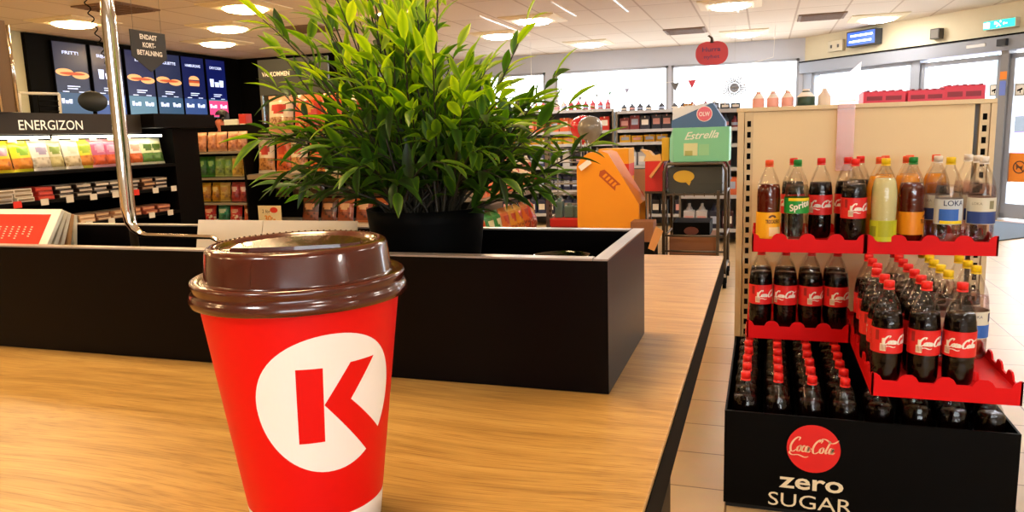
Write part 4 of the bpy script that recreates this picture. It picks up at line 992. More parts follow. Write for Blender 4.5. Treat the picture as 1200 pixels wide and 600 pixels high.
def skin_mesh(name, verts, edges, radii, parent, material, root=0, sub=1):
    me = bpy.data.meshes.new(name); me.from_pydata(verts, edges, []); me.update(); o = bpy.data.objects.new(name, me); C.objects.link(o)
    md = o.modifiers.new('skin', 'SKIN'); md.use_smooth_shade = True
    sv = me.skin_vertices[0].data if me.skin_vertices else None
    if sv is None:
        bm = bmesh.new(); bm.from_mesh(me); bm.verts.layers.skin.verify(); bm.to_mesh(me); bm.free(); sv = me.skin_vertices[0].data
    for i, rr_ in enumerate(radii): sv[i].radius = (rr_, rr_) if not isinstance(rr_, tuple) else rr_; sv[i].use_root = (i == root)
    sb = o.modifiers.new('sub', 'SUBSURF'); sb.levels = sub; sb.render_levels = sub
    bpy.context.view_layer.update()
    me2 = bpy.data.meshes.new_from_object(o.evaluated_get(bpy.context.evaluated_depsgraph_get())); bpy.data.objects.remove(o)
    me2.name = name; me2.materials.clear(); me2.materials.append(material); me2.polygons.foreach_set('use_smooth', [True]*len(me2.polygons))
    ob = bpy.data.objects.new(name, me2); C.objects.link(ob); ob.parent = parent; return ob
def person():
    r = empty('person', (-7.40, 9.15, 0), R(-35))
    V = [(0, 0, .93), (0, 0, 1.12), (0, 0, 1.32), (0, 0, 1.43), (0, -.01, 1.50), (0, -.02, 1.575), (0, -.02, 1.645)]; Rr = [(.16, .11), (.14, .10), (.17, .11), (.10, .08), (.052, .052), (.070, .082), (.080, .094)]
    Eg = [(0, 1), (1, 2), (2, 3), (3, 4), (4, 5), (5, 6)]
    def chain(start, pts, rs):
        p = start
        for q, rr_ in zip(pts, rs): V.append(q); Rr.append(rr_); Eg.append((p, len(V)-1)); p = len(V)-1
        return p
    for s in (-1, 1):
        w = chain(3, [(s*.17, 0, 1.40), (s*.21, -.06, 1.14), (s*.17, -.26, 1.11), (s*.15, -.33, 1.105)], [.052, .042, .032, .026])
        for k, (dx, L) in enumerate(((-.030, .075), (-.010, .088), (.011, .082), (.031, .062))):
            chain(w, [(s*.15+dx, -.40, 1.10), (s*.15+dx*1.2, -.40-L*.55, 1.092), (s*.15+dx*1.25, -.40-L, 1.078)], [.010, .0088, .008])
        chain(w, [(s*.15-s*.035, -.355, 1.098), (s*.15-s*.05, -.39, 1.088)], [.011, .009])
        chain(0, [(s*.10, 0, .82), (s*.11, -.01, .48), (s*.11, .02, .10), (s*.12, -.07, .045), (s*.12, -.14, .035)], [.088, .060, .042, .038, .03])
    b = skin_mesh('body', V, Eg, Rr, r, SKIN)
    # face detail: nose, ears
    m = MB(); m.prism([(-.012, 1.60), (.012, 1.60), (.006, 1.635), (-.006, 1.635)], lambda a, b_, c: (a*(1-c*10), -.105-c, b_-c*.4), .018)
    for s in (-1, 1):
        m.M = Matrix.Translation((s*.078, -.01, 1.625)); m.lathe([(.0, -.028), (.012, -.018), (.016, 0), (.014, .018), (0, .028)], 8, cap=False); m.M = Matrix()
    m.build('nose_and_ears', SKIN, r)
    m = MB()
    for s in (-1, 1): m.M = Matrix.Translation((s*.03, -.103, 1.652)); m.lathe([(0, -.006), (.008, 0), (0, .006)], 8, cap=False); m.M = Matrix()
    m.box(-.022, .022, -.104, -.098, 1.582, 1.588); m.build('eyes_and_mouth', mat('face_dark', '#3a1a14', .5), r)
    m = MB(); vs = []; n = 18; k = 9
    prof = [(.0, .118), (.05, .110), (.082, .085), (.096, .045), (.097, .0), (.090, -.045)]
    m.M = Matrix.Translation((0, .012, 1.655)); m.lathe([(a, b) for a, b in prof], 20, cap=False)
    hr = m.build('hair', HAIR, r)
    # open the hair over the face
    bm = bmesh.new(); bm.from_mesh(hr.data); bmesh.ops.delete(bm, geom=[f for f in bm.faces if f.calc_center_median().y < .012 and f.calc_center_median().z < 1.715], context='FACES'); bm.to_mesh(hr.data); bm.free()
    m = MB(); m.tube([(.103*math.cos(a), .012, 1.66+.118*math.sin(a)) for a in [PI*q/12 for q in range(13)]], .008, 8)
    for s in (-1, 1):
        m.M = Matrix.Translation((s*.095, .0, 1.64)) @ Matrix.Rotation(PI/2, 4, 'Y'); m.lathe([(0, -.015), (.03, -.015), (.03, .015), (0, .015)], 14, cap=False); m.M = Matrix()
    m.build('headset', mat('headset_black', '#1b1412', .4), r)
    m = MB(); secs = [(.175, .125, .90), (.17, .12, 1.05), (.18, .125, 1.22), (.195, .125, 1.36), (.15, .10, 1.43), (.06, .06, 1.475)]
    vs = []; n = 20
    for a_, b_, z in secs: vs += [(a_*math.cos(2*PI*q/n), b_*math.sin(2*PI*q/n), z) for q in range(n)]
    m.add(vs, [(j*n+q, j*n+(q+1) % n, (j+1)*n+(q+1) % n, (j+1)*n+q) for j in range(len(secs)-1) for q in range(n)], 0, True)
    for s in (-1, 1): m.tube([(s*.14, 0, 1.395), (s*.19, -.02, 1.30), (s*.212, -.06, 1.14), (s*.195, -.16, 1.125)], [.065, .062, .055, .048], 12)
    m.build('shirt', SHIRT, r)
    m = MB()
    for s in (-1, 1): m.tube([(s*.08, 0, .93), (s*.10, 0, .80), (s*.11, -.01, .48), (s*.11, .02, .09)], [.105, .10, .075, .06], 14)
    m.build('trousers', TRS, r)
    for s in (-1, 1):
        m = MB(); m.box(s*.12-.05, s*.12+.05, -.20, .08, 0, .085, b=.02); m.build('shoe', BLACKM, r)
    tag(r, 'person in dark clothes with dark hair and headset behind the checkout counter', 'person')
person()

# ------------------------------------------------------------------ chips display (front face towards the viewer, side face to the right)
SHELFG = mat('shelf_grey', '#8f8678', .45, metal=.3)
cr = empty('snack_gondola', (-3.2, 5.6, 0))
def cbox(nm, x0, x1, y0, y1, z0, z1, mats, par=None):
    m = MB(); m.box(x0+3.2, x1+3.2, y0-5.6, y1-5.6, z0, z1); return m.build(nm, mats, par or cr)
DKB = mat('dark_display_board', '#080604', .6, spec=.1)
cbox('back_board', -4.40, -2.32, 5.42, 5.44, .1, 1.45, DKB); cbox('base', -4.40, -2.02, 4.96, 7.2, 0, .1, DKB); cbox('spine', -2.52, -2.50, 5.44, 7.2, .1, 1.45, mat('light_spine', '#8a7a62', .6))
cbox('side_board', -4.42, -4.40, 4.96, 5.44, 0, 1.40, DKB)
for z in (1.235, 1.03, .83): cbox('shelf', -4.39, -3.86, 4.98, 5.41, z-.018, z-.003, SHELFG)
cbox('shelf', -4.39, -2.35, 4.95, 5.41, .652, .667, mat('shelf_white_edge', '#cfc8ba', .4)); cbox('shelf', -3.84, -2.35, 5.0, 5.41, 1.040, 1.052, SHELFG); cbox('shelf', -3.84, -2.35, 5.05, 5.41, 1.35, 1.362, SHELFG)
cbox('tier_divider', -3.86, -3.845, 4.98, 5.41, .66, 1.25, DKB)
cbox('price_rail', -3.84, -2.35, 4.985, 5.0, 1.012, 1.045, mat('rail_tan', '#a08a6a', .5))
for z in (.375, .80):
    cbox('shelf', -2.48, -2.0, 5.46, 7.16, z-.015, z, SHELFG); cbox('price_rail', -2.0, -1.985, 5.46, 7.16, z-.035, z+.006, mat('rail_steel', '#a8a49c', .35, metal=.5))
m = MB(); m.box(1.165, 1.215, 1.57, 1.61, 0, 1.32)
for k in range(24): m.box(1.20, 1.208, 1.568, 1.57, .08+.05*k, .105+.05*k, 1); m.box(1.2149, 1.2165, 1.582, 1.598, .08+.05*k, .105+.05*k, 1)
m.build('perforated_post', [STEEL, BLACKM], cr)
tag(cr, 'dark snack gondola full of chips and nuts behind the plant', 'shelf unit')
def small_bags(keys, x0, dx, y, z, w, h, grp, desc, tilt=-8, th=.068):
    for i, (k, cols, nm) in enumerate(keys):
        kk = '%s_%d_%d' % (k, int(w*1000), int(h*1000))
        if kk not in BM: BM[kk] = bagset(kk, cols, w, h, th)
        bag(BM[kk], (x0+dx*i, y+.012*(i % 2), z), rp.uniform(-9, 9), tilt, '%s, %s from left %s' % (nm, NTH[i], desc.replace('on the top shelf of the gondola', 'on the top gondola shelf')), grp)
TANB = ('tan', ['#c88a60', '#d8a880', '#b87850', '#c08058', '#a06040'], 'light brown nut bag'); GRN = ('grn', ['#2a7a20', '#4a9a38', '#8ac060', '#2e7020', '#1c5014'], 'green snack bag'); LGR = ('lgr', ['#88b048', '#b8cc80', '#5a9030', '#90a850', '#607830'], 'light green snack bag')
YEL = ('yel', ['#d8b850', '#e8d080', '#c89030', '#d0a840', '#a07828'], 'yellow snack bag'); GLD = ('gld', ['#d8a020', '#e8c040', '#f0d880', '#c88818', '#986010'], 'golden yellow bag'); PNK = ('pnk', ['#c84038', '#d86858', '#f0c8b8', '#b83830', '#902820'], 'red-pink bag'); REDB = ('red', ['#d81c18', '#e84838', '#f0b090', '#c82018', '#f0d8b0'], 'bright red bag'); TEA = ('tea', ['#30a070', '#58b888', '#d0e8d0', '#288058', '#186040'], 'teal green bag')
g = 'small bags in the stepped rack left'
small_bags([TANB]*5, -4.31, .098, 5.06, 1.235, .095, .155, g, 'on the top step of the rack')
small_bags([GRN, GRN, LGR, LGR, YEL, YEL], -4.32, .083, 5.06, 1.032, .088, .165, g, 'on the second step of the rack')
small_bags([GLD, GLD, YEL, PNK, PNK], -4.31, .094, 5.06, .832, .092, .155, g, 'on the third step of the rack')
small_bags([REDB, TEA, REDB, ('ora', ['#d86030', '#e08850', '#f0d0a0', '#c05020', '#903810'], 'orange bag')], -4.29, .127, 5.06, .669, .115, .135, g, 'on the bottom step of the rack')
CR = ('crm', ['#e2cfa8', '#eadcc0', '#b83828', '#c88a48', '#8a5020'], 'cream chips bag with red emblem'); ORC = ('orc', ['#e07020', '#e89040', '#c84018', '#d05c18', '#7a2810'], 'orange chips bag'); CGR = ('cgr', ['#e0dcb8', '#ece8d0', '#c03828', '#3a9a40', '#20702c'], 'cream and green chips bag'); GRC = ('grc', ['#2c8a38', '#4aa850', '#e0e0b0', '#207030', '#105020'], 'green chips bag')
RRC = ('rrc', ['#e04820', '#e87840', '#e8a030', '#c83818', '#f0b080'], 'red-orange chips bag'); BRN = ('brn', ['#a04818', '#b86830', '#e0b080', '#8a3810', '#5a2008'], 'brown-orange nut bag'); DBR = ('dbr', ['#4a2410', '#6a3818', '#c89060', '#7a3818', '#3a1808'], 'dark brown nut bag')
g = 'chips bags on the front of the snack gondola'
small_bags([CR, ORC, CR, ORC, CGR, GRC, CR, ORC, CGR], -3.735, .150, 5.10, 1.053, .150, .285, g, 'on the middle shelf of the gondola', -6, .07)
small_bags([('ccr', ['#e6d4b4', '#e8a078', '#c02c20', '#c8a070', '#8a5030'], 'big cream chips bag with red logo'), RRC, RRC, CR, RRC, CR], -3.59, .235, 5.12, 1.363, .23, .29, g, 'on the top shelf of the gondola', -8, .09)
small_bags([DBR, DBR, BRN, BRN, BRN, DBR, BRN], -3.36, .155, 5.08, .669, .15, .19, g, 'on the bottom shelf of the gondola', -14, .06)
small_bags([('gry', ['#5a4030', '#806048', '#c8b090', '#6a4a30', '#38241a'], 'dim brown snack box bag')]*9, -3.75, .165, 5.3, .85, .15, .12, g, 'at the back above the bottom shelf', -4, .05)
# price card
m = MB(); m.box(-.105, .105, 0, .003, 0, .142)
put_text(m, '2 för', lambda a, b: (a-.03, -.001, b+.085), .028, 1); m.prism([(.04+.035*math.cos(a*PI/8), .108+.022*math.sin(a*PI/8)) for a in range(16)], lambda a, b, c: (a, -.001+c*0-c, b), .0005, 2); put_text(m, '30:-', lambda a, b: (a-.0, -.001, b+.02), .048, 3, bold=.03)
o = m.build('price_card', [mat('card_cream', '#ecdcae', .5), mat('ink_brown', '#5a3818', .5), mat('ink_red', '#d83a20', .5), mat('ink_orange', '#e8902c', .5)]); o.location = (-3.635, 4.953, .668); tag(o, 'cream price card with orange print standing on the bottom chips shelf', 'price card')
# side face bags (face +X)
SB = [ORC, GRC, GRC, ORC, ('yor', ['#e8a020', '#f0c050', '#d04818', '#e08818', '#a04810'], 'yellow-orange chips bag'), ('yor', None, 'yellow-orange chips bag'), ORC, RRC]
for i, (k, cols, nm) in enumerate(SB):
    kk = 's_'+k
    if kk not in BM: BM[kk] = bagset(kk, cols or ['#e8a020', '#f0c050', '#d04818', '#e08818', '#a04810'], .19, .30, .08)
    bag(BM[kk], (-2.10, 5.62+i*.195, .377), 90+rp.uniform(-6, 6), -14, '%s on the lower side shelf, %s from the near end' % (nm, NTH[i]), 'chips bags on the side of the snack gondola')
for i in range(8):
    k, cols, nm = [RRC, RRC, ORC, RRC, RRC, CR, CR, CR][i]; kk = 's_'+k
    if kk not in BM: BM[kk] = bagset(kk, cols, .19, .30, .08)
    bag(BM[kk], (-2.12, 5.62+i*.195, .802), 90+rp.uniform(-6, 6), -14, '%s on the upper side shelf, %s from the near end' % (nm, NTH[i]), 'chips bags on the side of the snack gondola')

# ------------------------------------------------------------------ wire rack behind the post
r = empty('wire_rack', (-1.90, 7.6, 0)); m = MB()
for x in (-.16, .16):
    for y in (-.14, .14): m.tube([(x, y, 0), (x, y, 1.22)], .008, 6)
m.build('frame', STEEL, r)
for z in [.12+.11*k for k in range(10)]:
    m = MB()
    for k in range(6): m.tube([(-.16, -.14+.056*k, z), (.16, -.14+.056*k, z)], .003, 5)
    for x in (-.16, .16): m.tube([(x, -.14, z), (x, .14, z)], .005, 5)
    m.tube([(-.16, -.14, z+.03), (.16, -.14, z+.03)], .004, 5); m.build('wire_shelf', STEEL, r)
tag(r, 'grey wire rack between the chips gondola and the orange display', 'rack')
TG = mat('teal_grey_tin', '#5f7f80', .4, metal=.2)
for i, (x, y, z, w, h) in enumerate(((-1.83, 6.98, .56, .07, .17), (-1.70, 6.95, .50, .11, .15))):
    pass
st = empty('stool_display', (-1.76, 7.0, 0)); m = MB(); m.box(-.16, .16, -.12, .12, .42, .5, b=.01); m.build('top', mat('display_red', '#d8281c', .5), st); m = MB(); m.box(-.15, .15, -.11, .11, 0, .42); m.build('body', mat('display_red_dark', '#b8241c', .5), st); tag(st, 'low red display box on the floor left of the orange display', 'display box')
for i, (x, w, h) in enumerate(((-1.845, .075, .185), (-1.745, .09, .135), (-1.66, .075, .13))):
    m = MB(); m.box(-w/2, w/2, -.045, .045, 0, h*.85, b=.008); m.lathe([(w*.25, h*.85), (w*.25, h), (0, h)], 12, cap=False); o = m.build('canister', [TG]); o.location = (x, 6.98, .5005)
    tag(o, ['tall teal-grey canister on the red display box', 'middle teal-grey canister on the red display box', 'right teal-grey canister next to the orange display'][i], 'canister', 'canisters on the red display box')

# ------------------------------------------------------------------ orange display stand
od = empty('orange_display_stand', (-1.22, 6.2, 0)); OR = mat('orange_carton', '#f09a10', .5, vary=.03, vs=5)
P_ = [(-.265, .06), (-.265, 1.02), (-.225, 1.085), (-.16, 1.13), (-.05, 1.14), (.0, 1.12), (.255, .70), (.258, .06)]
m = MB(); m.prism(P_, lambda a, b, c: (a, c, b), .012); sp_ = m.build('side_panel', OR, od)
m = MB(); m.prism([(a*.98, b) for a, b in P_], lambda a, b, c: (a, .40+c, b), .012); m.build('side_panel', OR, od)
m = MB()
for (a, b), (c, d) in zip(P_, P_[1:]):
    if (a, b) == P_[6]: continue
    nx_, nz_ = (d-b), -(c-a); l = math.hypot(nx_, nz_); nx_, nz_ = nx_/l*.01, nz_/l*.01
    m.prism([(a, b), (c, d), (c+nx_, d+nz_), (a+nx_, b+nz_)], lambda p, q, t_: (p, .012+t_, q), .388)
m.box(-.25, .25, .02, .39, .05, .07); m.build('shell', mat('orange_carton_deep', '#e08408', .5), od)
m = MB(); m.box(-.22, .22, .04, .36, 0, .05); m.build('plinth', DKB, od)
# red ribbon mark on the side
m = MB(); f = lambda a, b, c: (a*math.cos(-.75)-b*math.sin(-.75)+.02, -.0012-c*.5, a*math.sin(-.75)+b*math.cos(-.75)+.895)
m.prism([(-.10, -.035), (.085, -.035), (.06, 0), (.085, .035), (-.10, .035), (-.12, .0)], f, .001); 
for k in range(4): m.prism([(-.075+.035*k, -.02), (-.055+.035*k, -.02), (-.05+.035*k, .02), (-.07+.035*k, .02)], lambda a, b, c: (lambda q: (q[0], q[1]-.001, q[2]))(f(a, b, c)), .0004, 1)
m.build('ribbon_print', [mat('ribbon_brown_red', '#b8521a', .5), OR], sp_)
m = MB(); m.M = Matrix.Translation((-.19, -.02, 1.03)) @ Matrix.Rotation(R(-35), 4, 'Y'); m.box(-.055, .055, 0, .003, -.022, .022); m.build('paper_tag', WHITE, od)
tag(od, 'large orange cardboard display stand with slanted side and ribbon print', 'display stand')
yb = empty('yellow_display_box', (-1.315, 6.95, 0)); m = MB(); m.box(-.14, .14, 0, .3, .0, 1.14, b=.004); m.build('carton', mat('amber_carton', '#eda81e', .5), yb); m = MB(); m.box(-.141, .141, -.002, .302, .88, 1.0); m.build('red_stripe', mat('stripe_red', '#dc3320', .5), yb)
m = MB(); put_text(m, 'MAXI', lambda a, b: (a, -.003, b+1.05), .05, 0, bold=.02) if False else m.box(-.05, .05, -.003, -.001, 1.05, 1.09); m.build('print_mark', mat('print_ochre', '#c97a10', .5), yb)
tag(yb, 'amber display box with red stripe behind the orange display stand', 'display box')
bp = empty('beige_poster_stand', (-1.18, 7.32, 0)); m = MB(); m.box(-.13, .13, 0, .02, .0, .93); m.build('board', mat('poster_beige', '#c8a888', .6), bp); m = MB(); m.prism([(.0+.09*math.cos(a*PI/10), .66+.09*math.sin(a*PI/10)) for a in range(20)], lambda a, b, c: (a, -.002-c, b), .002); m.build('red_disc', mat('disc_red', '#d83028', .5), bp); m = MB(); m.box(-.13, .13, .02, .2, 0, .02); m.build('foot', DKB, bp)
tag(bp, 'beige poster board with a red disc right of the orange display stand', 'poster board')

# balloons
def balloon(nm, x, y, z, r_, m_, lb):
    e = empty(nm, (x, y, z)); m = MB(); prof = [(0, -1.18), (.10, -1.14), (.35, -1.0), (.72, -.7), (.95, -.25), (1.0, .1), (.9, .5), (.65, .8), (.35, .95), (0, 1.0)]
    m.lathe([(a*r_, b*r_) for a, b in prof], 28, cap=False); m.build('balloon_skin', m_, e)
    m = MB(); m.lathe([(.008, 0), (.018, -.018), (0.004, -.018)], 10, c=(0, 0, -1.17*r_), cap=False); m.build('knot', m_, e)
    m = MB(); m.tube([(0, 0, -1.2*r_), (.01, 0, -2.2*r_), (0, 0.0, -z+.0)], .002, 5); m.build('string', WHITE, e)
    tag(e, lb, 'balloon', 'two balloons above the orange display')
balloon('balloon', -1.98, 8.6, 1.345, .145, mat('balloon_red', '#e02838', .25, coat=.5), 'red balloon half hidden behind the grey one')
balloon('balloon', -1.84, 8.35, 1.335, .14, mat('balloon_grey', '#8a8478', .25, coat=.5), 'grey balloon above the orange display stand')

# ------------------------------------------------------------------ roll trolley with boxes
TX, TY = -.53, 6.3
tr = empty('steel_trolley', (TX, TY, 0)); TS = mat('worn_dark_steel', '#5c5348', .4, metal=.6, vary=.2)
hw, dd = .245, .28
m = MB()
for yy in (0, dd*2):
    m.tube([(-hw, yy, .12), (-hw, yy, .96), (-hw+.03, yy, 1.02), (hw-.03, yy, 1.02), (hw, yy, .96), (hw, yy, .12)], .013, 10)
for z in (.30, .43): m.tube([(-hw, 0, z), (hw, 0, z)], .009, 8)
for x in (-hw, hw):
    for z in (.14, .42, .78): m.tube([(x, 0, z), (x, dd*2, z)], .009, 8)
m.box(hw-.07, hw-.045, -.008, .008, .14, .80)
m.build('frame', TS, tr)
for z in (.13, .775):
    m = MB(); m.box(-hw, hw, 0, dd*2, z-.012, z); 
    for k in range(5): m.box(-hw+.08+k*.08, -hw+.088+k*.08, -.006, .0, z-.02, z+.012)
    m.build('shelf', TS, tr)
for x in (-hw, hw):
    for y in (.0, dd*2):
        m = MB(); m.M = Matrix.Translation((x, y, .045)) @ Matrix.Rotation(PI/2, 4, 'Y'); m.lathe([(.012, -.014), (.045, -.014), (.045, .014), (.012, .014)], 16, cap=True); m.M = Matrix(); m.box(x-.018, x-.014, y-.02, y+.02, .045, .125); m.box(x+.014, x+.018, y-.02, y+.02, .045, .125); m.build('castor', BLACKM, tr)
tag(tr, 'dark steel roll trolley loaded with boxes beyond the end of the table', 'trolley')
# Estrella carton on top of the trolley: rests on its top bars
MINT = mat('mint_carton', '#7fcfa8', .55, vary=.03, vs=6); CARD = mat('brown_cardboard', '#8a5a3a', .75, vary=.1, vs=10); CARDL = mat('light_cardboard', '#d89a5c', .7, vary=.08, vs=10)
ec = empty('mint_crisp_carton', (-.50, 6.32, 1.034))
m = MB(); m.box(-.205, .235, 0, .40, 0, .275, b=.003); c_ = m.build('carton', MINT, ec)
m = MB(); put_text(m, 'Estrella', lambda a, b: (a+.02, -.0015, b+.185+a*.05), .062, 0, shear=.45, bold=.012, width=.27); m.build('lettering', mat('carton_letter_white', '#eef6ec', .5), c_)
m = MB(); m.box(-.12, -.01, -.0015, 0, .05, .15); m.box(0, .08, -.0012, 0, .05, .14, 1); m.box(-.11, -.05, -.0022, -.0015, .05, .09, 2); m.build('print_patch', [mat('patch_cream', '#d8e0b0', .5), mat('patch_mint', '#95d4a4', .5), mat('patch_olive', '#a8b06a', .5)], c_)
m = MB(); m.prism([(-.205, 0), (-.235, .02), (-.23, .20), (-.205, .275)], lambda a, b, c: (a, .0+c, b), .39); m.build('open_flap', mat('mint_carton_pale', '#8fd4b4', .6), ec)  # flap in a slightly paler mint than the carton
tag(ec, 'mint green crisp carton with Estrella lettering on top of the trolley', 'carton')
m = MB(); m.box(-.22, .20, 0, .30, 0, .01); m.prism([(-.22, .01), (-.22, .06), (.10, .19), (.20, .04), (.20, .01)], lambda a, b, c: (a, c, b), .25)
bc = m.build('blue_crisp_carton', mat('blue_carton', '#4a6f9e', .55)); bc.location = (-.50, 6.34, 1.31)
m = MB(); m.prism([(-.216, .062), (-.212, .16), (.098, .192)], lambda a, b, c: (a, .012+c, b), .23); m.build('white_side', mat('white_blue_carton', '#dfe6ee', .5), bc)
m = MB(); m.prism([(.04+.056*math.cos(a*PI/14), .105+.056*math.sin(a*PI/14)) for a in range(28)], lambda a, b, c: (a, -.003-c, b), .002)
m.prism([(.04+.062*math.cos(a*PI/14), .105+.062*math.sin(a*PI/14)) for a in range(28)], lambda a, b, c: (a, -.0015-c, b), .001, 1)
put_text(m, 'OLW', lambda a, b: (a+.04, -.0065, b+.088), .034, 1, bold=.03, width=.085); m.build('round_logo', [mat('logo_rose', '#e07088', .5), mat('logo_white', '#f6eef0', .5)], bc)
tag(bc, 'blue and white carton with round OLW logo behind the mint carton', 'carton')
# black crate with yellow speech bubble
cb = empty('black_crate', (-.53, 6.34, .7755)); m = MB()
m.box(-.215, .215, 0, .01, 0, .215); m.box(-.215, .215, .4, .41, 0, .215); m.box(-.215, -.205, .01, .4, 0, .215); m.box(.205, .215, .01, .4, 0, .215); m.box(-.205, .205, .01, .4, 0, .01); m.box(-.22, .22, -.004, 0, .08, .088); m.build('crate_body', mat('grey_black_crate', '#3d4240', .5), cb)
m = MB(); m.prism([(-.09+.085*math.cos(a*PI/12), .14+.05*math.sin(a*PI/12)) for a in range(24)], lambda a, b, c: (a, -.006-c, b), .001); m.prism([(-.08, .10), (-.03, .10), (-.045, .065)], lambda a, b, c: (a, -.006-c, b), .001); m.build('speech_bubble_print', mat('bubble_yellow', '#d8b038', .5), cb)
tag(cb, 'black crate with yellow speech bubble on the trolley shelf', 'crate')
box_thing('brown_carton', .38, .42, .29, [CARD, mat('carton_dark_print', '#5a3a26', .7)], (-.545, 6.55, .1305), 0, 'brown cardboard carton at the bottom of the trolley', 'carton', None, lambda m: (m.box(-.19, .19, -.2105, -.21, .13, .14, 1), m.box(-.12, .05, -.211, -.21, .04, .09, 1)))  # darker brown line and patch on the carton front
box_thing('black_carton', .30, .36, .11, [BLACKM, mat('lid_brown_red', '#5a2a20', .6)], (-.56, 6.55, .4215), 0, 'low black carton with brown-red print on the brown trolley carton', 'carton', None, lambda m: m.prism([(.0+.06*math.cos(a*PI/8), .04+.035*math.sin(a*PI/8)) for a in range(16)], lambda a, b, c: (a, -.181-c, b), .001, 1))
# red box with open flap, left of the trolley
rc = empty('metal_stand', (-.92, 6.42, 0))
m = MB(); m.box(-.03, .13, 0, .3, .77, .79, b=.002); m.build('top_plate', TS, rc)
for x_ in (-.02, .12):
    for y_ in (.01, .29): m = MB(); m.tube([(x_, y_, 0), (x_, y_, .77)], .008, 8); m.build('leg', TS, rc)
m = MB(); m.box(-.02, .12, .01, .29, .2, .21); m.build('lower_shelf', TS, rc)
tag(rc, 'slim dark metal stand on the floor under the red carton', 'stand')
rb2 = empty('red_carton', (-.87, 6.40, .7905)); m = MB(); m.box(-.075, .078, 0, .28, 0, .25, b=.003); m.build('box', mat('carton_bright_red', '#cc2a24', .5), rb2)
m = MB(); m.prism([(-.03, .13), (.068, .255), (.078, .245), (-.01, .115)], lambda a, b, c: (a, -.09+c, b), .09); m.build('cardboard_flap', CARDL, rb2)
tag(rb2, 'red carton with raised cardboard flap left of the trolley crate', 'carton')
yb2 = empty('yellow_pack', (-.86, 6.42, 1.0415)); m = MB(); m.prism([(-.13, .10), (-.06, .085), (-.02, .045), (.04, .06), (.05, 0), (-.10, 0), (-.08, .05)], lambda a, b, c: (a, c, b), .15); m.build('torn_carton', mat('torn_yellow_carton', '#e2b870', .6), yb2); m = MB(); m.box(.052, .11, .0, .15, 0, .19, b=.002); m.build('upright_pack', mat('pack_yellow', '#e0b02a', .5), yb2)
tag(yb2, 'torn yellow carton with upright pack on the red carton', 'carton')
# loose flap and small carton at the lower left
m = MB(); m.box(0, .18, 0, .2, 0, .16, b=.003); o = m.build('small_brown_carton', [CARD]); o.location = (-1.0, 5.98, .42)
q = MB(); q.prism([(.14, -.05), (.20, .13), (.26, .09), (.19, -.07)], lambda a, b, c: (a, -.01+c, b), .006); q.build('open_flap', CARDL, o)
st2 = MB(); st2.box(-1.01, -.81, 5.975, 6.185, 0, .4195); tag(st2.build('floor_plinth', DKB), 'dark plinth on the floor under the small brown carton', 'plinth')
tag(o, 'small brown carton with a tan open flap right of the orange display', 'carton')

# ------------------------------------------------------------------ far aisle shelves with goods
PAL = {'jug': ['#1c2038', '#141624', '#2a3458', '#c8ccd8', '#20243c', '#3c4870'], 'red': ['#c83028', '#d84838', '#a82020', '#e07048', '#d8d0c8'], 'mix': ['#404858', '#b8b0a8', '#7a3038', '#586a80', '#c88a38', '#d8d4cc', '#883848', '#2c3040'], 'yel': ['#e0a818', '#d89818', '#e8b828'], 'top': ['#a82838', '#c84858', '#d8b8b0', '#7c2030'], 'dark': ['#1c2038', '#3c1820', '#2a3050', '#c8c8d0', '#801c28']}
CN = {'#1c2038': 'navy', '#141624': 'black', '#2a3458': 'navy', '#c8ccd8': 'pale', '#20243c': 'navy', '#3c4870': 'blue', '#c83028': 'red', '#d84838': 'red', '#a82020': 'red', '#e07048': 'orange', '#d8d0c8': 'white', '#404858': 'slate', '#b8b0a8': 'beige', '#7a3038': 'maroon', '#586a80': 'slate', '#c88a38': 'ochre', '#d8d4cc': 'white', '#883848': 'maroon', '#2c3040': 'black', '#e0a818': 'yellow', '#d89818': 'yellow', '#e8b828': 'yellow', '#a82838': 'crimson', '#c84858': 'crimson', '#d8b8b0': 'pinkish', '#7c2030': 'maroon', '#3c1820': 'maroon', '#2a3050': 'navy', '#c8c8d0': 'pale', '#801c28': 'maroon'}
GM = {}
def goods(kind, col, w, h):
    k = (kind, col, round(w, 2), round(h, 2))
    if k in GM: return GM[k]
    m = MB(); c = mat('goods_'+col.strip('#'), col, .4); lb = mat('goods_label_%d' % (len(GM) % 3), ['#e8e4dc', '#d8a0a0', '#a8b8d8'][len(GM) % 3], .5)
    if kind == 'jug':
        m.box(-w/2, w/2, -.07, .07, 0, h*.72, b=.012); m.lathe([(w*.36, h*.70), (w*.2, h*.86), (w*.14, h*.88), (w*.14, h), (0, h)], 12, cap=False); m.box(-w*.36, w*.36, -.0712, -.07, h*.2, h*.5, 1)
    elif kind == 'bottle':
        m.lathe([(w*.4, 0), (w*.42, h*.05), (w*.42, h*.6), (w*.16, h*.82), (w*.16, h), (0, h)], 14, cap=True); m.lathe([(w*.43, h*.2), (w*.43, h*.45)], 14, mi=1, cap=False)
    else:
        m.box(-w/2, w/2, -.06, .06, 0, h, b=.006); m.box(-w*.35, w*.35, -.0612, -.06, h*.35, h*.75, 1); m.box(-w*.05, w*.05, -.062, -.06, h-.02, h+.004, 1)
    o = m.build('goods', [c, lb]); me = o.data; bpy.data.objects.remove(o); GM[k] = me; return me
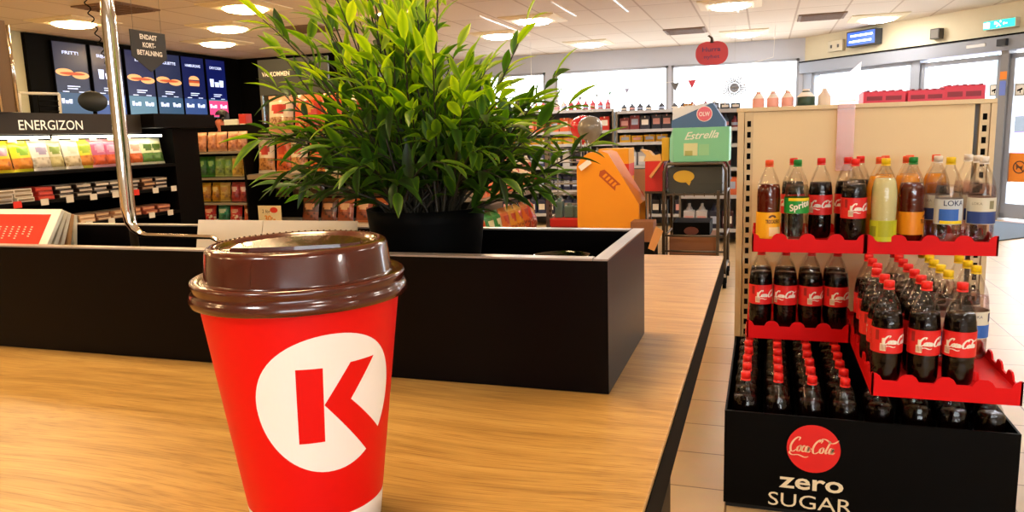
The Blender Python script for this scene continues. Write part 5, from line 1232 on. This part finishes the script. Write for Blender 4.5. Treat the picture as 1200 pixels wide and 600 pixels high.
def aisle(nm, x0, x1, y, tiers, label, spec, seed, gname):
    rg = random.Random(seed); r = empty(nm, ((x0+x1)/2, y, 0)); xc = (x0+x1)/2; topz = max(t_ for t_ in tiers)-.001
    m = MB(); m.box(x0-xc, x1-xc, .30, .32, 0, topz); m.build('back_board', mat('aisle_back', '#6d7078', .6), r)
    for x in (x0, x1):
        m = MB(); m.box(x-xc-.012, x-xc+.012, -.12, .32, 0, topz); m.build('upright', STEEL, r)
    for z in tiers:
        m = MB(); m.box(x0-xc+.012, x1-xc-.012, -.12, .30, z-.02, z-.001); m.box(x0-xc+.012, x1-xc-.012, -.125, -.12, z-.035, z+.006, 1); m.build('shelf', [SHELFG, mat('rail_pale', '#b8bcc4', .5)], r)
    tag(r, label, 'shelf unit')
    for ti, (z, sp2) in enumerate(zip(tiers, spec)):
        kind, pal, w0, h0 = sp2; x = x0+.03+w0/2; i = 0
        run = rg.randint(1, 3); col = rg.choice(PAL[pal])
        while x < x1-.03-w0/2+.001:
            if run == 0: run = rg.randint(1, 3); col = rg.choice(PAL[pal])
            run -= 1; h = h0*(1 if kind == 'jug' else rg.choice((1, .92, .85)))
            o = bpy.data.objects.new({'jug': 'jug', 'bottle': 'bottle', 'box': 'goods_box'}[kind], goods(kind, col, w0, h)); C.objects.link(o)
            o.location = (x, y+rg.uniform(-.02, .02), z); o.rotation_euler = (0, 0, R(rg.uniform(-4, 4)))
            tag(o, '%s %s, %s of the %s, %s from left' % (CN.get(col, 'grey'), {'jug': 'plastic jug', 'bottle': 'bottle', 'box': 'packet'}[kind], ['lowest shelf', 'second lowest shelf', 'third lowest shelf', 'second highest shelf', 'highest shelf', 'very top'][ti], gname, NTH[min(i, 23)]), {'jug': 'jug', 'bottle': 'bottle', 'box': 'packet'}[kind], 'goods on the '+gname)
            x += w0+.012+(rg.random() < .12)*w0*.6; i += 1
SP = [('jug', 'jug', .12, .27), ('jug', 'dark', .11, .27), ('jug', 'jug', .11, .25), ('box', 'yel', .15, .10), ('box', 'red', .13, .19), ('bottle', 'top', .09, .14)]
aisle('aisle_shelf_unit', -3.75, -1.95, 10.4, (.17, .50, .83, 1.14, 1.31, 1.60), 'long far shelf unit stocked with jugs and packets, left part behind the balloons', SP, 4, 'far left aisle unit')
SP2 = [('jug', 'jug', .11, .27), ('jug', 'dark', .12, .27), ('jug', 'jug', .11, .25), ('box', 'yel', .15, .10), ('box', 'mix', .13, .19), ('bottle', 'mix', .10, .10)]
aisle('aisle_shelf_unit', -1.90, -.35, 10.4, (.17, .50, .83, 1.14, 1.31, 1.56), 'far shelf unit stocked with jugs and packets behind the trolley', SP2, 9, 'far right aisle unit')
SP3 = [('jug', 'dark', .13, .28), ('box', 'red', .14, .2), ('box', 'mix', .12, .2), ('box', 'red', .14, .14), ('bottle', 'mix', .09, .15), ('box', 'mix', .1, .08)]
aisle('aisle_shelf_unit', -.90, -.20, 8.9, (.17, .55, .86, 1.12, 1.30, 1.50), 'narrow shelf unit with packets between trolley and gondola', SP3, 21, 'narrow aisle unit')

# pumpkin sign, bunting, paper star
r = empty('pumpkin_sign', (-.58, 9.0, 2.13)); PKM = mat('pumpkin_red', '#d8505e', .6); m = MB()
out = []
for k in range(48):
    a = 2*PI*k/48; sa = math.sin(a); ca = math.cos(a); out.append((.178*math.copysign(abs(ca)**.8, ca), (.135*math.copysign(abs(sa)**.85, sa))*(1-.10*math.exp(-(ca/.18)**2))*(1+.02*math.cos(8*a))))
m.prism(out, lambda a, b, c: (a, c, b), .012); m.build('pumpkin_body', PKM, r)
m = MB(); m.prism([(-.02, .11), (.02, .11), (.01, .17), (-.03, .20), (-.05, .19), (-.015, .16)], lambda a, b, c: (a, c, b), .012); m.build('stalk', mat('stalk_brown', '#5a4a40', .6), r)
m = MB(); put_text(m, 'Hurra', lambda a, b: (a-.005, -.002, b+.02), .05, 0, bold=.02, width=.2); put_text(m, 'nyhet', lambda a, b: (a, -.002, b-.055), .04, 0, bold=.01, width=.17); m.build('lettering', mat('sign_ink_plum', '#6a4a78', .6), r)
m = MB(); m.tube([(-.03, .006, .19), (-.03, .006, 2.75-2.13)], .0015, 5); m.build('string', WHITE, r)
tag(r, 'red pumpkin-shaped sign hanging from the ceiling in front of the back window', 'sign')
r = empty('bunting', (0, 12.0, 0)); m = MB(); m.tube([(-3.6, 0, 2.75), (-3.6, 0, 1.86), (-3.2, 0, 1.83), (-2.5, 0, 1.90), (-2.0, 0, 1.97), (-1.3, 0, 2.02), (-.8, 0, 2.08), (.1, 0, 2.3), (.12, 0, 2.75)], .003, 5); m.build('string', WHITE, r)
for i, (x, z, s_, c) in enumerate(((-3.22, 1.81, .03, '#8a9a90'), (-2.80, 1.855, .035, '#8a8aa0'), (-2.53, 1.885, .03, '#a0a8a8'), (-2.32, 1.91, .03, '#70a090'), (-2.05, 1.95, .04, '#9a9ab8'), (-1.31, 2.0, .065, '#6a6a6a'), (-1.06, 2.03, .065, '#e04a5a'))):
    m = MB(); m.prism([(x-s_, z), (x+s_, z), (x, z-s_*2.1)], lambda a, b, c_: (a, -.002+c_, b), .003); m.build('pennant', mat('pennant_'+c.strip('#'), c, .6), r)
tag(r, 'string of small pennants in front of the back windows', 'bunting')
m = MB(); rs = random.Random(2)
for k in range(26):
    a = 2*PI*k/26; ri = .075; ro = .165*rs.uniform(.8, 1.1); m.prism([(ri*math.cos(a-.14), ri*math.sin(a-.14)), (ro*math.cos(a-.06), ro*math.sin(a-.06)), (ro*math.cos(a+.06), ro*math.sin(a+.06)), (ri*math.cos(a+.14), ri*math.sin(a+.14))], lambda p, q, c, k=k: (p, c+(k % 3)*.012-.01, q), .008)
m.lathe([(0, 0), (.06, .0), (.07, .01)], 20, cap=False); m.prism([(.07*math.cos(a*PI/10), .07*math.sin(a*PI/10)) for a in range(20)], lambda a, b, c: (a, c-.015, b), .03)
m.tube([(0, 0, .06), (0, 0, 2.75-1.87)], .0015, 5)
o = m.build('paper_star', mat('silver_grey_paper', '#9a9ea8', .5)); o.location = (-.43, 11.7, 1.87); tag(o, 'grey spiky paper star hanging in front of the back window', 'decoration')

# ------------------------------------------------------------------ devices on the entrance wall
def wall_dev(name, s0, s1, z0, z1, dep, mats, label, cat, parts, rot=0):
    r = empty(name, EW((s0+s1)/2, (z0+z1)/2)); r.rotation_euler = (0, 0, math.atan2(U.y, U.x)); w, h = (s1-s0)/2, (z1-z0)/2
    m = MB(); m.box(-w, w, -dep, -.002, -h, h, b=.006); m.build('casing', mats, r); parts(r, w, h, dep); tag(r, label, cat); return r
def p_screen(r, w, h, d):
    m = MB(); m.box(-w+.02, w-.02, -d-.002, -d, -h+.02, h-.02); s = m.build('screen', mat('blue_screen', '#2a50b8', .3, emit='#2a50b8', es=1.2), r)
    m = MB(); m.box(-w+.08, w-.06, -d-.004, -d-.002, .03, .055); m.box(-w+.06, w-.08, -d-.004, -d-.002, -.055, -.03); m.build('text_line', emis('screen_line', '#e4ecff', 3), s)
wall_dev('wall_screen', 1.0, 1.55, 2.47, 2.70, .14, mat('screen_casing', '#3a4048', .5), 'small blue glowing screen high on the wall above the entrance', 'screen', p_screen)
def p_spk(r, w, h, d):
    m = MB(); m.box(-w+.015, w-.015, -d-.002, -d, -h+.015, h-.015); m.build('grille', mat('grille_grey', '#77726a', .6), r)
wall_dev('wall_speaker', 2.42, 2.56, 2.42, 2.56, .10, mat('speaker_dark', '#4a4640', .5), 'small dark square speaker on the wall between screen and exit sign', 'speaker', p_spk)
def p_exit(r, w, h, d):
    m = MB(); m.box(-w+.01, w-.01, -d-.002, -d, -h+.01, h-.01); f = m.build('lit_face', mat('exit_green', '#22b8a0', .4, emit='#22b8a0', es=1.4), r)
    m = MB(); y = -d-.004
    m.prism([(-.06, .0), (-.03, .0), (-.03, .035), (-.06, .035)], lambda a, b, c: (a, y+c, b), .001)
    m.tube([(-.03, y, .02), (.0, y, .0), (.025, y, -.03)], .006, 6); m.tube([(.0, y, .0), (-.03, y, -.03)], .006, 6); m.prism([(.02+.012*math.cos(a*PI/5), .03+.012*math.sin(a*PI/5)) for a in range(10)], lambda a, b, c: (a, y+c, b), .001)
    m.prism([(.07, -.006), (.11, -.006), (.11, .006), (.07, .006)], lambda a, b, c: (a, y+c, b), .001); m.prism([(.07, -.02), (.07, .02), (.05, 0)], lambda a, b, c: (a, y+c, b), .001)
    m.build('running_figure', emis('exit_white', '#e8fff8', 2), f); m = MB(); m.box(-.2, -.12, y, y+.001, -.035, .035); m.build('exit_doorway', emis('exit_white', '#e8fff8', 2), f)
wall_dev('exit_sign', 3.17, 3.60, 2.435, 2.555, .08, mat('exit_casing', '#d8dcd4', .5), 'green glowing emergency exit sign above the entrance door', 'exit sign', p_exit)
r = wall_dev('door_sensor', 3.42, 3.54, 2.21, 2.30, .06, mat('sensor_dark', '#33363c', .4), 'round dark motion sensor on the header above the door', 'sensor', lambda r, w, h, d: None)
r.location = Vector(EW(3.48, 2.255, .10)); 
r = wall_dev('header_label', 2.98, 3.24, 2.235, 2.275, .004, mat('label_white2', '#e8ecee', .5), 'small white label strip on the header above the left door', 'label', lambda r, w, h, d: None)
r.location = Vector(EW(3.11, 2.255, .102))
r = wall_dev('junction_box', .55, .85, 2.45, 2.62, .06, mat('box_cream', '#dcd4bc', .6), 'cream junction box high on the wall left of the blue screen', 'junction box', lambda r, w, h, d: MB().box(-.1, -.06, -d-.002, -d, -.03, .02).box(.04, .08, -d-.002, -d, -.03, .02).build('socket', GREYSTEEL, r))

# ------------------------------------------------------------------ lighting and view
W = bpy.data.worlds.new('overcast_sky'); bpy.context.scene.world = W; W.use_nodes = True; nt = W.node_tree; bg = nt.nodes['Background']; N = nt.nodes.new; L = nt.links.new
tc = N('ShaderNodeTexCoord'); n = N('ShaderNodeTexNoise'); n.inputs['Scale'].default_value = 3; rr = N('ShaderNodeValToRGB'); rr.color_ramp.elements[0].color = (.86, .92, 1, 1); rr.color_ramp.elements[1].color = (1, 1, 1, 1)
L(tc.outputs['Generated'], n.inputs['Vector']); L(n.outputs['Fac'], rr.inputs[0]); L(rr.outputs[0], bg.inputs[0]); bg.inputs[1].default_value = 5.5
sc = bpy.context.scene
sc.view_settings.view_transform = 'Standard'; sc.view_settings.look = 'None'; sc.view_settings.exposure = .76; sc.view_settings.gamma = 1; sc.view_settings.use_curve_mapping = False
